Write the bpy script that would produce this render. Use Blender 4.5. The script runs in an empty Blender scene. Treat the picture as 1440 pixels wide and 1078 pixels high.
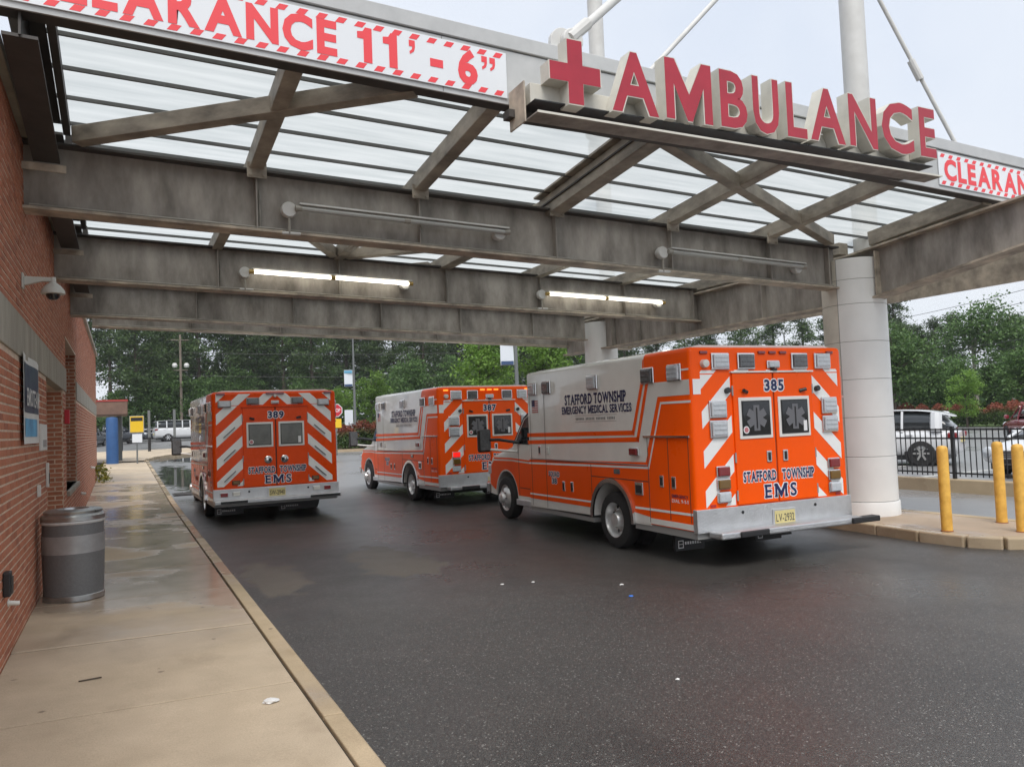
import bpy, bmesh, math, random
import numpy as np
from mathutils import Vector, Matrix
R_ = math.radians
random.seed(7); rng = np.random.default_rng(7)
scn = bpy.context.scene
COL = scn.collection

# ------------------------------------------------------------------ camera
F_PX, PITCH, ROLL, YAW, CAM_H = 1097.23, 0.04722, -0.03947, 0.46474, 1.80
fw = Vector((math.sin(YAW)*math.cos(PITCH), math.cos(YAW)*math.cos(PITCH), math.sin(PITCH)))
r0 = Vector((math.cos(YAW), -math.sin(YAW), 0)); u0 = r0.cross(fw)
rt = r0*math.cos(ROLL) + u0*math.sin(ROLL); up = -r0*math.sin(ROLL) + u0*math.cos(ROLL)
cam_d = bpy.data.cameras.new('camera'); cam = bpy.data.objects.new('camera', cam_d); COL.objects.link(cam)
M = Matrix((rt, up, -fw)).transposed().to_4x4(); M.translation = (0, 0, CAM_H)
cam.matrix_world = M
cam_d.sensor_fit = 'HORIZONTAL'; cam_d.sensor_width = 36; cam_d.lens = 36*F_PX/1440
cam_d.clip_start = 0.05; cam_d.clip_end = 2000
scn.camera = cam

# ------------------------------------------------------------------ sky, sun, exposure
SUN_EL, SUN_AZ = R_(58), R_(200)
world = bpy.data.worlds.new('World'); scn.world = world; world.use_nodes = True
wn = world.node_tree; wn.nodes.clear()
wo = wn.nodes.new('ShaderNodeOutputWorld'); wb = wn.nodes.new('ShaderNodeBackground'); wb2 = wn.nodes.new('ShaderNodeBackground')
sky = wn.nodes.new('ShaderNodeTexSky'); sky.sky_type = 'NISHITA'; sky.sun_disc = False
sky.sun_elevation = SUN_EL; sky.sun_rotation = SUN_AZ; sky.air_density = 1.5; sky.dust_density = 4.0
wb.inputs[1].default_value = 0.08
tc = wn.nodes.new('ShaderNodeTexCoord'); ns = wn.nodes.new('ShaderNodeTexNoise'); ns.inputs['Scale'].default_value = 2.4; ns.inputs['Detail'].default_value = 4
rp = wn.nodes.new('ShaderNodeValToRGB')
rp.color_ramp.elements[0].position = .32; rp.color_ramp.elements[0].color = (.72, .785, .90, 1)
rp.color_ramp.elements[1].position = .68; rp.color_ramp.elements[1].color = (.90, .93, .985, 1)
mx = wn.nodes.new('ShaderNodeMixShader'); mx.inputs[0].default_value = .88
wn.links.new(sky.outputs[0], wb.inputs[0]); wn.links.new(tc.outputs['Generated'], ns.inputs[0])
wn.links.new(ns.outputs[0], rp.inputs[0]); wn.links.new(rp.outputs[0], wb2.inputs[0]); wb2.inputs[1].default_value = 0.575
wn.links.new(wb.outputs[0], mx.inputs[1]); wn.links.new(wb2.outputs[0], mx.inputs[2]); wn.links.new(mx.outputs[0], wo.inputs[0])
sun_d = bpy.data.lights.new('sun', 'SUN'); sun_d.energy = 1.5; sun_d.angle = R_(35); sun_d.color = (1, .97, .93)
sun = bpy.data.objects.new('sun', sun_d); COL.objects.link(sun)
# sun_rotation is measured clockwise from +Y
sd = Vector((math.sin(SUN_AZ)*math.cos(SUN_EL), math.cos(SUN_AZ)*math.cos(SUN_EL), math.sin(SUN_EL)))
sun.rotation_euler = sd.to_track_quat('Z', 'Y').to_euler(); sun.location = sd*60
scn.view_settings.view_transform = 'Standard'; scn.view_settings.look = 'None'
scn.view_settings.gamma = 1; scn.view_settings.exposure = 0.95
scn.cycles.use_denoising = True; scn.cycles.max_bounces = 7; scn.cycles.transparent_max_bounces = 16
scn.cycles.diffuse_bounces = 4; scn.cycles.glossy_bounces = 3; scn.cycles.sample_clamp_indirect = 6

# ------------------------------------------------------------------ materials
MT = {}
def mat(name, col, rough=.6, metal=0., var=.0, vscale=6., bump=0., bscale=60., spec=.5, emit=None, estr=0., stretch=None, dark=None, coat=0., alpha=None):
    """principled with procedural noise variation; dark = second colour mixed in by the noise"""
    m = bpy.data.materials.new(name); m.use_nodes = True; nt = m.node_tree; b = nt.nodes['Principled BSDF']
    b.inputs['Base Color'].default_value = (*col, 1); b.inputs['Roughness'].default_value = rough
    b.inputs['Metallic'].default_value = metal; b.inputs['Specular IOR Level'].default_value = spec
    b.inputs['Coat Weight'].default_value = coat
    if emit: b.inputs['Emission Color'].default_value = (*emit, 1); b.inputs['Emission Strength'].default_value = estr
    if var or bump:
        t = nt.nodes.new('ShaderNodeTexCoord'); mp = nt.nodes.new('ShaderNodeMapping')
        if stretch: mp.inputs['Scale'].default_value = stretch
        nt.links.new(t.outputs['Object'], mp.inputs[0])
    if var:
        n = nt.nodes.new('ShaderNodeTexNoise'); n.inputs['Scale'].default_value = vscale; n.inputs['Detail'].default_value = 6; n.inputs['Roughness'].default_value = .62
        nt.links.new(mp.outputs[0], n.inputs[0])
        r = nt.nodes.new('ShaderNodeValToRGB'); r.color_ramp.elements[0].position = .33; r.color_ramp.elements[1].position = .67
        d = dark or tuple(c*(1-var) for c in col)
        r.color_ramp.elements[0].color = (*d, 1); r.color_ramp.elements[1].color = (*[min(1, c*(1+var*.4)) for c in col], 1)
        nt.links.new(n.outputs[0], r.inputs[0]); nt.links.new(r.outputs[0], b.inputs['Base Color'])
        mr = nt.nodes.new('ShaderNodeMapRange'); mr.inputs[3].default_value = max(.02, rough-.08); mr.inputs[4].default_value = min(1, rough+.08)
        nt.links.new(n.outputs[0], mr.inputs[0]); nt.links.new(mr.outputs[0], b.inputs['Roughness'])
    if bump:
        n2 = nt.nodes.new('ShaderNodeTexNoise'); n2.inputs['Scale'].default_value = bscale; n2.inputs['Detail'].default_value = 3
        nt.links.new(mp.outputs[0], n2.inputs[0]); bp = nt.nodes.new('ShaderNodeBump'); bp.inputs['Strength'].default_value = bump; bp.inputs['Distance'].default_value = .01
        nt.links.new(n2.outputs[0], bp.inputs['Height']); nt.links.new(bp.outputs[0], b.inputs['Normal'])
    MT[name] = m; return m

def brick_mat():
    m = bpy.data.materials.new('brick'); m.use_nodes = True; nt = m.node_tree; b = nt.nodes['Principled BSDF']
    g = nt.nodes.new('ShaderNodeNewGeometry'); oi = nt.nodes.new('ShaderNodeObjectInfo')
    ad = nt.nodes.new('ShaderNodeMath'); ad.operation = 'ADD'; fr = nt.nodes.new('ShaderNodeMath'); fr.operation = 'FRACT'
    nt.links.new(g.outputs['Random Per Island'], ad.inputs[0]); nt.links.new(oi.outputs['Random'], ad.inputs[1]); nt.links.new(ad.outputs[0], fr.inputs[0])
    r = nt.nodes.new('ShaderNodeValToRGB'); cr = r.color_ramp
    cr.elements[0].position = 0; cr.elements[0].color = (.37, .130, .068, 1)
    cr.elements[1].position = 1; cr.elements[1].color = (.52, .205, .112, 1)
    for p, c in ((.2, (.48, .180, .098)), (.5, (.44, .158, .084)), (.75, (.50, .195, .112)), (.9, (.34, .120, .070))):
        e = cr.elements.new(p); e.color = (*c, 1)
    nt.links.new(fr.outputs[0], r.inputs[0])
    t = nt.nodes.new('ShaderNodeTexCoord'); n = nt.nodes.new('ShaderNodeTexNoise'); n.inputs['Scale'].default_value = 28; n.inputs['Detail'].default_value = 5
    nt.links.new(t.outputs['Object'], n.inputs[0])
    mx = nt.nodes.new('ShaderNodeMix'); mx.data_type = 'RGBA'; mx.blend_type = 'MULTIPLY'; mx.inputs[0].default_value = .75
    rr = nt.nodes.new('ShaderNodeValToRGB'); rr.color_ramp.elements[0].position = .3; rr.color_ramp.elements[0].color = (.74, .72, .70, 1); rr.color_ramp.elements[1].position = .65; rr.color_ramp.elements[1].color = (1.0, 1.0, 1.0, 1)
    nt.links.new(n.outputs[0], rr.inputs[0]); nt.links.new(r.outputs[0], mx.inputs[6]); nt.links.new(rr.outputs[0], mx.inputs[7])
    nt.links.new(mx.outputs[2], b.inputs['Base Color']); b.inputs['Roughness'].default_value = .8
    bp = nt.nodes.new('ShaderNodeBump'); bp.inputs['Strength'].default_value = .4; bp.inputs['Distance'].default_value = .004
    nt.links.new(n.outputs[0], bp.inputs['Height']); nt.links.new(bp.outputs[0], b.inputs['Normal'])
    MT['brick'] = m

def leaf_mat(name, c1, c2, c3=None, zsplit=None):
    m = bpy.data.materials.new(name); m.use_nodes = True; nt = m.node_tree; nt.nodes.clear()
    o = nt.nodes.new('ShaderNodeOutputMaterial'); d = nt.nodes.new('ShaderNodeBsdfPrincipled'); t = nt.nodes.new('ShaderNodeBsdfTranslucent'); mx = nt.nodes.new('ShaderNodeMixShader')
    d.inputs['Roughness'].default_value = .55; d.inputs['Specular IOR Level'].default_value = .3
    g = nt.nodes.new('ShaderNodeNewGeometry'); oi = nt.nodes.new('ShaderNodeObjectInfo')
    r = nt.nodes.new('ShaderNodeValToRGB'); r.color_ramp.elements[0].color = (*c1, 1); r.color_ramp.elements[1].color = (*c2, 1)
    nt.links.new(g.outputs['Random Per Island'], r.inputs[0])
    out = r.outputs[0]
    if c3:
        tc = nt.nodes.new('ShaderNodeTexCoord'); sp = nt.nodes.new('ShaderNodeSeparateXYZ'); nt.links.new(tc.outputs['Object'], sp.inputs[0])
        nz = nt.nodes.new('ShaderNodeTexNoise'); nz.inputs['Scale'].default_value = 2.2; nt.links.new(tc.outputs['Object'], nz.inputs[0])
        ma = nt.nodes.new('ShaderNodeMath'); ma.operation = 'MULTIPLY_ADD'; ma.inputs[1].default_value = 1.2; nt.links.new(nz.outputs[0], ma.inputs[0]); nt.links.new(sp.outputs[2], ma.inputs[2])
        mr = nt.nodes.new('ShaderNodeMapRange'); mr.inputs[1].default_value = zsplit; mr.inputs[2].default_value = zsplit+.5; nt.links.new(ma.outputs[0], mr.inputs[0])
        m2 = nt.nodes.new('ShaderNodeMix'); m2.data_type = 'RGBA'; nt.links.new(mr.outputs[0], m2.inputs[0]); nt.links.new(out, m2.inputs[6]); m2.inputs[7].default_value = (*c3, 1); out = m2.outputs[2]
    hs = nt.nodes.new('ShaderNodeHueSaturation'); mv = nt.nodes.new('ShaderNodeMapRange'); mv.inputs[3].default_value = .75; mv.inputs[4].default_value = 1.3
    nt.links.new(oi.outputs['Random'], mv.inputs[0]); nt.links.new(mv.outputs[0], hs.inputs['Value']); nt.links.new(out, hs.inputs['Color'])
    nt.links.new(hs.outputs[0], d.inputs['Base Color']); nt.links.new(hs.outputs[0], t.inputs[0]); mx.inputs[0].default_value = .3
    nt.links.new(d.outputs[0], mx.inputs[1]); nt.links.new(t.outputs[0], mx.inputs[2]); nt.links.new(mx.outputs[0], o.inputs[0])
    MT[name] = m

def canopy_glass():
    m = bpy.data.materials.new('frosted_panel'); m.use_nodes = True; nt = m.node_tree; nt.nodes.clear()
    o = nt.nodes.new('ShaderNodeOutputMaterial'); a = nt.nodes.new('ShaderNodeBsdfTranslucent'); t = nt.nodes.new('ShaderNodeBsdfTransparent'); mx = nt.nodes.new('ShaderNodeMixShader')
    tc = nt.nodes.new('ShaderNodeTexCoord'); mp = nt.nodes.new('ShaderNodeMapping'); mp.inputs['Scale'].default_value = (.6, 6, 1); n = nt.nodes.new('ShaderNodeTexNoise'); n.inputs['Scale'].default_value = 1.6; n.inputs['Detail'].default_value = 5
    nt.links.new(tc.outputs['Object'], mp.inputs[0]); nt.links.new(mp.outputs[0], n.inputs[0])
    r = nt.nodes.new('ShaderNodeValToRGB'); r.color_ramp.elements[0].position = .35; r.color_ramp.elements[0].color = (.53, .55, .535, 1); r.color_ramp.elements[1].position = .7; r.color_ramp.elements[1].color = (.65, .66, .64, 1)
    nt.links.new(n.outputs[0], r.inputs[0]); nt.links.new(r.outputs[0], a.inputs[0]); nt.links.new(r.outputs[0], t.inputs[0])
    mx.inputs[0].default_value = .42
    nt.links.new(a.outputs[0], mx.inputs[1]); nt.links.new(t.outputs[0], mx.inputs[2]); nt.links.new(mx.outputs[0], o.inputs[0])
    MT['frosted_panel'] = m

def ground_mat(name, col, speck, rough, kind):
    """asphalt / concrete: aggregate speckle, blotches, damp areas (smoother), puddle mask by world position"""
    m = bpy.data.materials.new(name); m.use_nodes = True; nt = m.node_tree; b = nt.nodes['Principled BSDF']
    g = nt.nodes.new('ShaderNodeNewGeometry'); P = g.outputs['Position']
    def noise(s, d=4, st=None):
        n = nt.nodes.new('ShaderNodeTexNoise'); n.inputs['Scale'].default_value = s; n.inputs['Detail'].default_value = d
        src = P
        if st:
            mp = nt.nodes.new('ShaderNodeMapping'); mp.inputs['Scale'].default_value = st; nt.links.new(P, mp.inputs[0]); src = mp.outputs[0]
        nt.links.new(src, n.inputs[0]); return n.outputs[0]
    def ramp(x, p0, c0, p1, c1):
        r = nt.nodes.new('ShaderNodeValToRGB'); r.color_ramp.elements[0].position = p0; r.color_ramp.elements[1].position = p1
        r.color_ramp.elements[0].color = (*c0, 1); r.color_ramp.elements[1].color = (*c1, 1); nt.links.new(x, r.inputs[0]); return r.outputs[0]
    def mixc(f, a, b_, mode='MIX'):
        mm = nt.nodes.new('ShaderNodeMix'); mm.data_type = 'RGBA'; mm.blend_type = mode
        if isinstance(f, float): mm.inputs[0].default_value = f
        else: nt.links.new(f, mm.inputs[0])
        for s, i in ((a, 6), (b_, 7)):
            if isinstance(s, tuple): mm.inputs[i].default_value = (*s, 1)
            else: nt.links.new(s, mm.inputs[i])
        return mm.outputs[2]
    def math_(op, a, b_=None, c_=None):
        mm = nt.nodes.new('ShaderNodeMath'); mm.operation = op; mm.use_clamp = op in ('MULTIPLY_ADD',)
        for s, i in ((a, 0), (b_, 1), (c_, 2)):
            if s is None: continue
            if isinstance(s, (int, float)): mm.inputs[i].default_value = s
            else: nt.links.new(s, mm.inputs[i])
        return mm.outputs[0]
    def mrange(x, a, b_, c_, d_):
        mm = nt.nodes.new('ShaderNodeMapRange')
        for i, v in ((1, a), (2, b_), (3, c_), (4, d_)): mm.inputs[i].default_value = v
        nt.links.new(x, mm.inputs[0]); return mm.outputs[0]
    bl = noise(.55, 5); bl2 = noise(3.2, 5)
    if kind == 'asphalt':
        vo = nt.nodes.new('ShaderNodeTexVoronoi'); vo.inputs['Scale'].default_value = 120; nt.links.new(P, vo.inputs[0])
        sp = nt.nodes.new('ShaderNodeSeparateColor'); nt.links.new(vo.outputs['Color'], sp.inputs[0])
        base = ramp(bl, .3, tuple(c*.78 for c in col), .72, (col[0]*1.2, col[1]*1.14, col[2]*1.1))
        base = mixc(mrange(sp.outputs[0], .50, 1.0, 0, .52), base, speck)
        pale = mrange(sp.outputs[1], .967, .985, 0, .5)
        base = mixc(pale, base, (.42, .41, .38))
        vf = nt.nodes.new('ShaderNodeTexNoise'); vf.inputs['Scale'].default_value = 140; vf.inputs['Detail'].default_value = 2; nt.links.new(P, vf.inputs[0])
        base = mixc(.7, base, ramp(vf.outputs[0], .32, (.40, .40, .40), .68, (1.5, 1.5, 1.5)), 'MULTIPLY')
        # worn, dried patches near the kerb (two lighter blotches)
        sx = nt.nodes.new('ShaderNodeSeparateXYZ'); nt.links.new(P, sx.inputs[0])
        def blob(cx, cy, rx, ry):
            dx = math_('MULTIPLY', math_('SUBTRACT', sx.outputs[0], cx), 1/rx); dy = math_('MULTIPLY', math_('SUBTRACT', sx.outputs[1], cy), 1/ry)
            r2 = math_('ADD', math_('MULTIPLY', dx, dx), math_('MULTIPLY', dy, dy))
            r2 = math_('ADD', r2, math_('MULTIPLY', math_('SUBTRACT', noise(2.6, 7), .5), 3.4)); return mrange(r2, .7, 1.05, 1, 0)
        patch = math_('MAXIMUM', blob(3.2, 10.2, .55, 1.35), blob(1.62, 9.9, .36, 1.3))
        base = mixc(math_('MULTIPLY', patch, .95), base, mixc(.6, base, (.17, .138, .10)))
        oil = mrange(noise(.9, 6, (1.0, .45, 1)), .58, .72, 0, .55); base = mixc(oil, base, (.016, .015, .0145))
        pud = math_('MAXIMUM', blob(1.9, 32, .8, 7.5), blob(3.6, 45.5, 2.2, 4.5))
        sheen = mrange(noise(.33, 3, (1.0, .8, 1)), .38, .62, 0, 1)
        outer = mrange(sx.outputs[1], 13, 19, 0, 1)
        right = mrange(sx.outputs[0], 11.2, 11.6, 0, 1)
        wet = math_('MAXIMUM', math_('MAXIMUM', math_('MULTIPLY', sheen, .8), math_('MULTIPLY', outer, .45)), math_('MULTIPLY', right, .45))
        wet = math_('MULTIPLY', wet, math_('SUBTRACT', 1.0, patch))
        ro = math_('MULTIPLY_ADD', wet, -(rough-.20), rough); ro = math_('ADD', ro, math_('MULTIPLY', math_('SUBTRACT', bl2, .5), .12))
        ro = math_('MULTIPLY', ro, mrange(pud, 0, 1, 1, .12)); wetout = math_('MAXIMUM', outer, right); b.inputs['Specular IOR Level'].default_value = .8
        base = mixc(math_('MULTIPLY', pud, .45), base, (.03, .033, .034))
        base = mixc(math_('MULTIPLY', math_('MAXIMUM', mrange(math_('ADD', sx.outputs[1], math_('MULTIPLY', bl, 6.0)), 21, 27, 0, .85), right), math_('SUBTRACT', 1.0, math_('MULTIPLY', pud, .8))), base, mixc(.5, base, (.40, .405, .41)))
        bstr = math_('MULTIPLY', math_('SUBTRACT', 1.0, pud), math_('SUBTRACT', .75, math_('MULTIPLY', wet, .4))); bstr = math_('MULTIPLY', bstr, math_('SUBTRACT', 1.0, math_('MULTIPLY', wetout, .88)))
        hgt = math_('ADD', math_('MULTIPLY', sp.outputs[2], .5), vf.outputs[0]); dist = .006
    else:
        base = ramp(bl, .3, tuple(c*.80 for c in col), .7, tuple(c*1.1 for c in col))
        base = mixc(.55, base, ramp(bl2, .25, (.72, .69, .64), .7, (1.08, 1.07, 1.06)), 'MULTIPLY')
        f = noise(120, 3); base = mixc(.5, base, ramp(f, .3, (.75, .75, .75), .7, (1.15, 1.15, 1.15)), 'MULTIPLY')
        st = noise(1.1, 6, (1.6, .8, 1)); base = mixc(mrange(st, .60, .75, 0, .55), base, speck)
        vs_ = nt.nodes.new('ShaderNodeTexVoronoi'); vs_.inputs['Scale'].default_value = 4.5; nt.links.new(P, vs_.inputs[0])
        sc_ = nt.nodes.new('ShaderNodeSeparateColor'); nt.links.new(vs_.outputs['Color'], sc_.inputs[0])
        dd = math_('ADD', vs_.outputs['Distance'], math_('MULTIPLY', math_('SUBTRACT', noise(22, 4), .5), .25))
        spot = math_('MULTIPLY', mrange(dd, .06, .12, 1, 0), mrange(sc_.outputs[0], .72, .74, 0, .75)); base = mixc(spot, base, (.10, .075, .055))
        wet = mrange(noise(.5, 5, (1.0, 1.1, 1)), .46, .56, 0, 1)
        if kind == 'walk':
            sx = nt.nodes.new('ShaderNodeSeparateXYZ'); nt.links.new(P, sx.inputs[0])
            zone = math_('MULTIPLY', mrange(sx.outputs[1], 6.0, 8.2, 0, 1), mrange(sx.outputs[1], 26, 34, 1, .2))
            wet = math_('MULTIPLY', mrange(noise(.62, 6, (.8, 1.1, 1)), .40, .50, 0, 1), zone)
        base = mixc(wet, base, mixc(1.0, base, (.87, .87, .91), 'MULTIPLY'))
        ro = math_('MULTIPLY_ADD', wet, -(rough-.16), rough); ro = math_('ADD', ro, math_('MULTIPLY', math_('SUBTRACT', bl2, .5), .15))
        bstr = math_('SUBTRACT', .30, math_('MULTIPLY', wet, .24)); hgt = math_('ADD', f, bl2); dist = .004
    nt.links.new(base, b.inputs['Base Color']); nt.links.new(ro, b.inputs['Roughness'])
    bp = nt.nodes.new('ShaderNodeBump'); bp.inputs['Distance'].default_value = dist; nt.links.new(bstr, bp.inputs['Strength']); nt.links.new(hgt, bp.inputs['Height']); nt.links.new(bp.outputs[0], b.inputs['Normal'])
    MT[name] = m

brick_mat(); canopy_glass()
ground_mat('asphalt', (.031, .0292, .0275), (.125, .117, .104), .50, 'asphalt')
ground_mat('sidewalk_concrete', (.53, .435, .315), (.22, .16, .105), .78, 'walk')
ground_mat('kerb_concrete', (.50, .395, .26), (.24, .16, .09), .8, 'kerb')
ground_mat('island_concrete', (.46, .355, .255), (.28, .17, .10), .7, 'kerb')
leaf_mat('pine_needles', (.040, .076, .028), (.096, .146, .048))
leaf_mat('broad_leaves', (.058, .122, .034), (.125, .21, .062))
leaf_mat('young_leaves', (.10, .20, .03), (.19, .31, .06))
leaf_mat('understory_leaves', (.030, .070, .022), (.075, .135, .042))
leaf_mat('hedge_leaves', (.045, .085, .025), (.10, .15, .045), (.24, .075, .045), 1.55)
leaf_mat('yellow_leaves', (.16, .20, .03), (.42, .36, .05))
mat('mortar', (.66, .52, .40), .9, var=.25, vscale=9)
mat('limestone', (.36, .33, .27), .8, var=.28, vscale=3, stretch=(1, 1, .35), bump=.2)
mat('steel', (.37, .342, .306), .55, var=.35, vscale=1.8, dark=(.165, .147, .127), stretch=(1.7, 1.7, .6), bump=.1, bscale=24)
mat('steel_flange', (.50, .43, .34), .6, var=.5, vscale=3.5, dark=(.24, .205, .165))
mat('steel_tube', (.36, .318, .258), .55, var=.55, vscale=2.4, dark=(.17, .148, .12), stretch=(1, 1, 2))
mat('purlin_grey', (.13, .13, .125), .5, .2, var=.2, vscale=4); mat('dark_steel', (.055, .048, .043), .6, var=.4, vscale=4)
mat('fascia_paint', (.50, .51, .51), .45, var=.10, vscale=2.5, dark=(.42, .43, .43))
mat('white_steel', (.62, .62, .60), .45, var=.12, vscale=2.5, dark=(.55, .545, .52))
mat('column_cladding', (.82, .82, .80), .38, var=.08, vscale=1.2)
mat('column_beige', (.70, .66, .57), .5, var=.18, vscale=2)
mat('groove', (.06, .06, .06), .9)
mat('sign_white', (.74, .77, .80), .4); mat('sign_red', (.80, .062, .075), .45)
mat('letter_red', (.40, .022, .042), .35, var=.15, vscale=3); mat('letter_cream', (.62, .60, .53), .5, var=.12, vscale=5)
mat('ems_orange', (.96, .098, .0), .30, var=.04, vscale=2, coat=.08, spec=.16); mat('ems_dark_orange', (.80, .070, .0), .28, var=.08, vscale=2, coat=.08, spec=.2)
mat('ems_white', (.76, .745, .70), .22, var=.07, vscale=2, coat=.5); mat('reflective_white', (.84, .84, .82), .4, var=.04, vscale=8)
mat('decal_navy', (.010, .016, .085), .4); mat('decal_white', (.78, .78, .78), .4); mat('decal_red', (.42, .03, .03), .4); mat('decal_grey', (.30, .30, .30), .5)
mat('seam', (.08, .045, .035), .7); mat('black_plastic', (.018, .018, .019), .45); mat('rubber', (.022, .021, .021), .8, var=.3, vscale=12)
mat('rim_bright', (.72, .72, .71), .30, .6, var=.15, vscale=9); mat('chrome', (.72, .72, .72), .14, 1.0); mat('aluminium', (.64, .65, .66), .45, .75, var=.12, vscale=5)
mat('grey_trim', (.34, .34, .33), .45, .3)
mat('dark_glass', (.012, .014, .016), .06, coat=.4); mat('grey_glass', (.15, .155, .14), .12, var=.3, vscale=5)
mat('lens_clear', (.52, .55, .58), .12, var=.15, vscale=22, coat=.8); mat('lens_dark', (.11, .115, .12), .16, var=.3, vscale=22, coat=.6); mat('lens_red', (.20, .010, .012), .15, coat=.8); mat('lens_amber', (.16, .085, .015), .18, coat=.8)
mat('lens_red_lit', (.35, .008, .008), .3, emit=(1, .015, .01), estr=.5); mat('lens_amber_lit', (1, .35, .03), .3, emit=(1, .28, .03), estr=.7)
mat('star_grey', (.14, .14, .15), .5); mat('plate_yellow', (.62, .53, .24), .5, var=.1, vscale=30); mat('plate_dark', (.05, .05, .05), .6)
mat('bin_mesh', (.19, .195, .20), .5, .3, var=.12, vscale=40, bump=.15, bscale=180); mat('bin_band', (.40, .405, .41), .4, .4, var=.15, vscale=9); mat('bin_steel', (.45, .46, .46), .3, .9, var=.2, vscale=8); mat('bag', (.62, .63, .63), .35, var=.15, vscale=14)
mat('bollard_yellow', (.78, .46, .085), .55, var=.16, vscale=7, dark=(.60, .32, .05)); mat('rust', (.25, .09, .03), .8)
mat('fence_black', (.020, .021, .022), .45); mat('poster_white', (.70, .70, .67), .6, var=.08, vscale=4); mat('poster_navy', (.030, .042, .085), .5, var=.5, vscale=6, dark=(.05, .09, .13)); mat('poster_blue', (.12, .40, .62), .5, var=.4, vscale=5, dark=(.05, .22, .42))
mat('camera_white', (.52, .52, .47), .4); mat('white_plastic', (.66, .65, .60), .5)
mat('tube_lit', (1, .97, .9), .3, emit=(1, .94, .80), estr=2.2); mat('tube_off', (.40, .40, .38), .3); mat('conduit', (.33, .31, .27), .5, var=.2, vscale=10)
mat('lamp_brass', (.45, .30, .08), .4)
mat('car_glass', (.02, .024, .027), .05, coat=.6); mat('car_white', (.62, .63, .64), .25, coat=.6); mat('car_maroon', (.20, .012, .022), .25, coat=.6); mat('car_dark', (.035, .04, .05), .25, coat=.5); mat('car_grey', (.13, .14, .15), .3, coat=.5); mat('car_pink', (.50, .16, .18), .3, coat=.5)
mat('bark', (.085, .066, .052), .9, var=.4, vscale=6, stretch=(1, 1, .2)); mat('pale_bark', (.34, .31, .27), .85, var=.4, vscale=6); mat('pole_wood', (.20, .165, .13), .85, var=.3, vscale=4, stretch=(1, 1, .1)); mat('pole_grey', (.14, .15, .15), .5)
mat('stop_red', (.52, .020, .035), .45); mat('sign_yellow', (.78, .50, .02), .5); mat('blue_post', (.032, .10, .26), .5, var=.2, vscale=3); mat('awning_brown', (.19, .115, .085), .7, var=.25, vscale=3); mat('awning_red', (.38, .05, .045), .6)
mat('banner_white', (.66, .70, .74), .6); mat('banner_blue', (.10, .33, .50), .6); mat('banner_navy', (.035, .07, .16), .6)
mat('mulch', (.10, .05, .032), .95, var=.5, vscale=18); mat('grass', (.085, .15, .035), .9, var=.4, vscale=7, dark=(.06, .085, .03)); mat('paint_line', (.62, .62, .58), .6, var=.25, vscale=9)
mat('litter_white', (.72, .72, .70), .6); mat('litter_blue', (.04, .16, .55), .5); mat('soil', (.12, .10, .07), .95, var=.4, vscale=.3)
mat('joint_dark', (.045, .036, .028), .95)
mat('diamond', (.60, .61, .62), .40, .85, var=.1, vscale=6)
def diamond_plate():
    m = MT['diamond']; nt = m.node_tree; b = nt.nodes['Principled BSDF']
    t = nt.nodes.new('ShaderNodeTexCoord'); ck = nt.nodes.new('ShaderNodeTexChecker'); mp = nt.nodes.new('ShaderNodeMapping'); mp.inputs['Rotation'].default_value = (.7, .7, .7); ck.inputs['Scale'].default_value = 34
    nt.links.new(t.outputs['Object'], mp.inputs[0]); nt.links.new(mp.outputs[0], ck.inputs[0])
    bp = nt.nodes.new('ShaderNodeBump'); bp.inputs['Strength'].default_value = .55; bp.inputs['Distance'].default_value = .004
    nt.links.new(ck.outputs['Fac'], bp.inputs['Height']); nt.links.new(bp.outputs[0], b.inputs['Normal'])
diamond_plate()

# ------------------------------------------------------------------ object helpers
def link(o, parent=None):
    COL.objects.link(o)
    if parent is not None: o.parent = parent
    return o
def tag(o, label=None, cat=None, group=None, kind=None):
    if label: o['label'] = label
    if cat: o['category'] = cat
    if group: o['group'] = group
    if kind: o['kind'] = kind
    return o
def empty(name, loc=(0, 0, 0), rz=0., parent=None):
    o = bpy.data.objects.new(name, None); o.location = loc; o.rotation_euler = (0, 0, rz); o.empty_display_size = .2
    return link(o, parent)
def copy_tree(o, parent=None):
    c = o.copy(); COL.objects.link(c); c.parent = parent
    for ch in list(o.children): copy_tree(ch, c)
    return c

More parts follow.
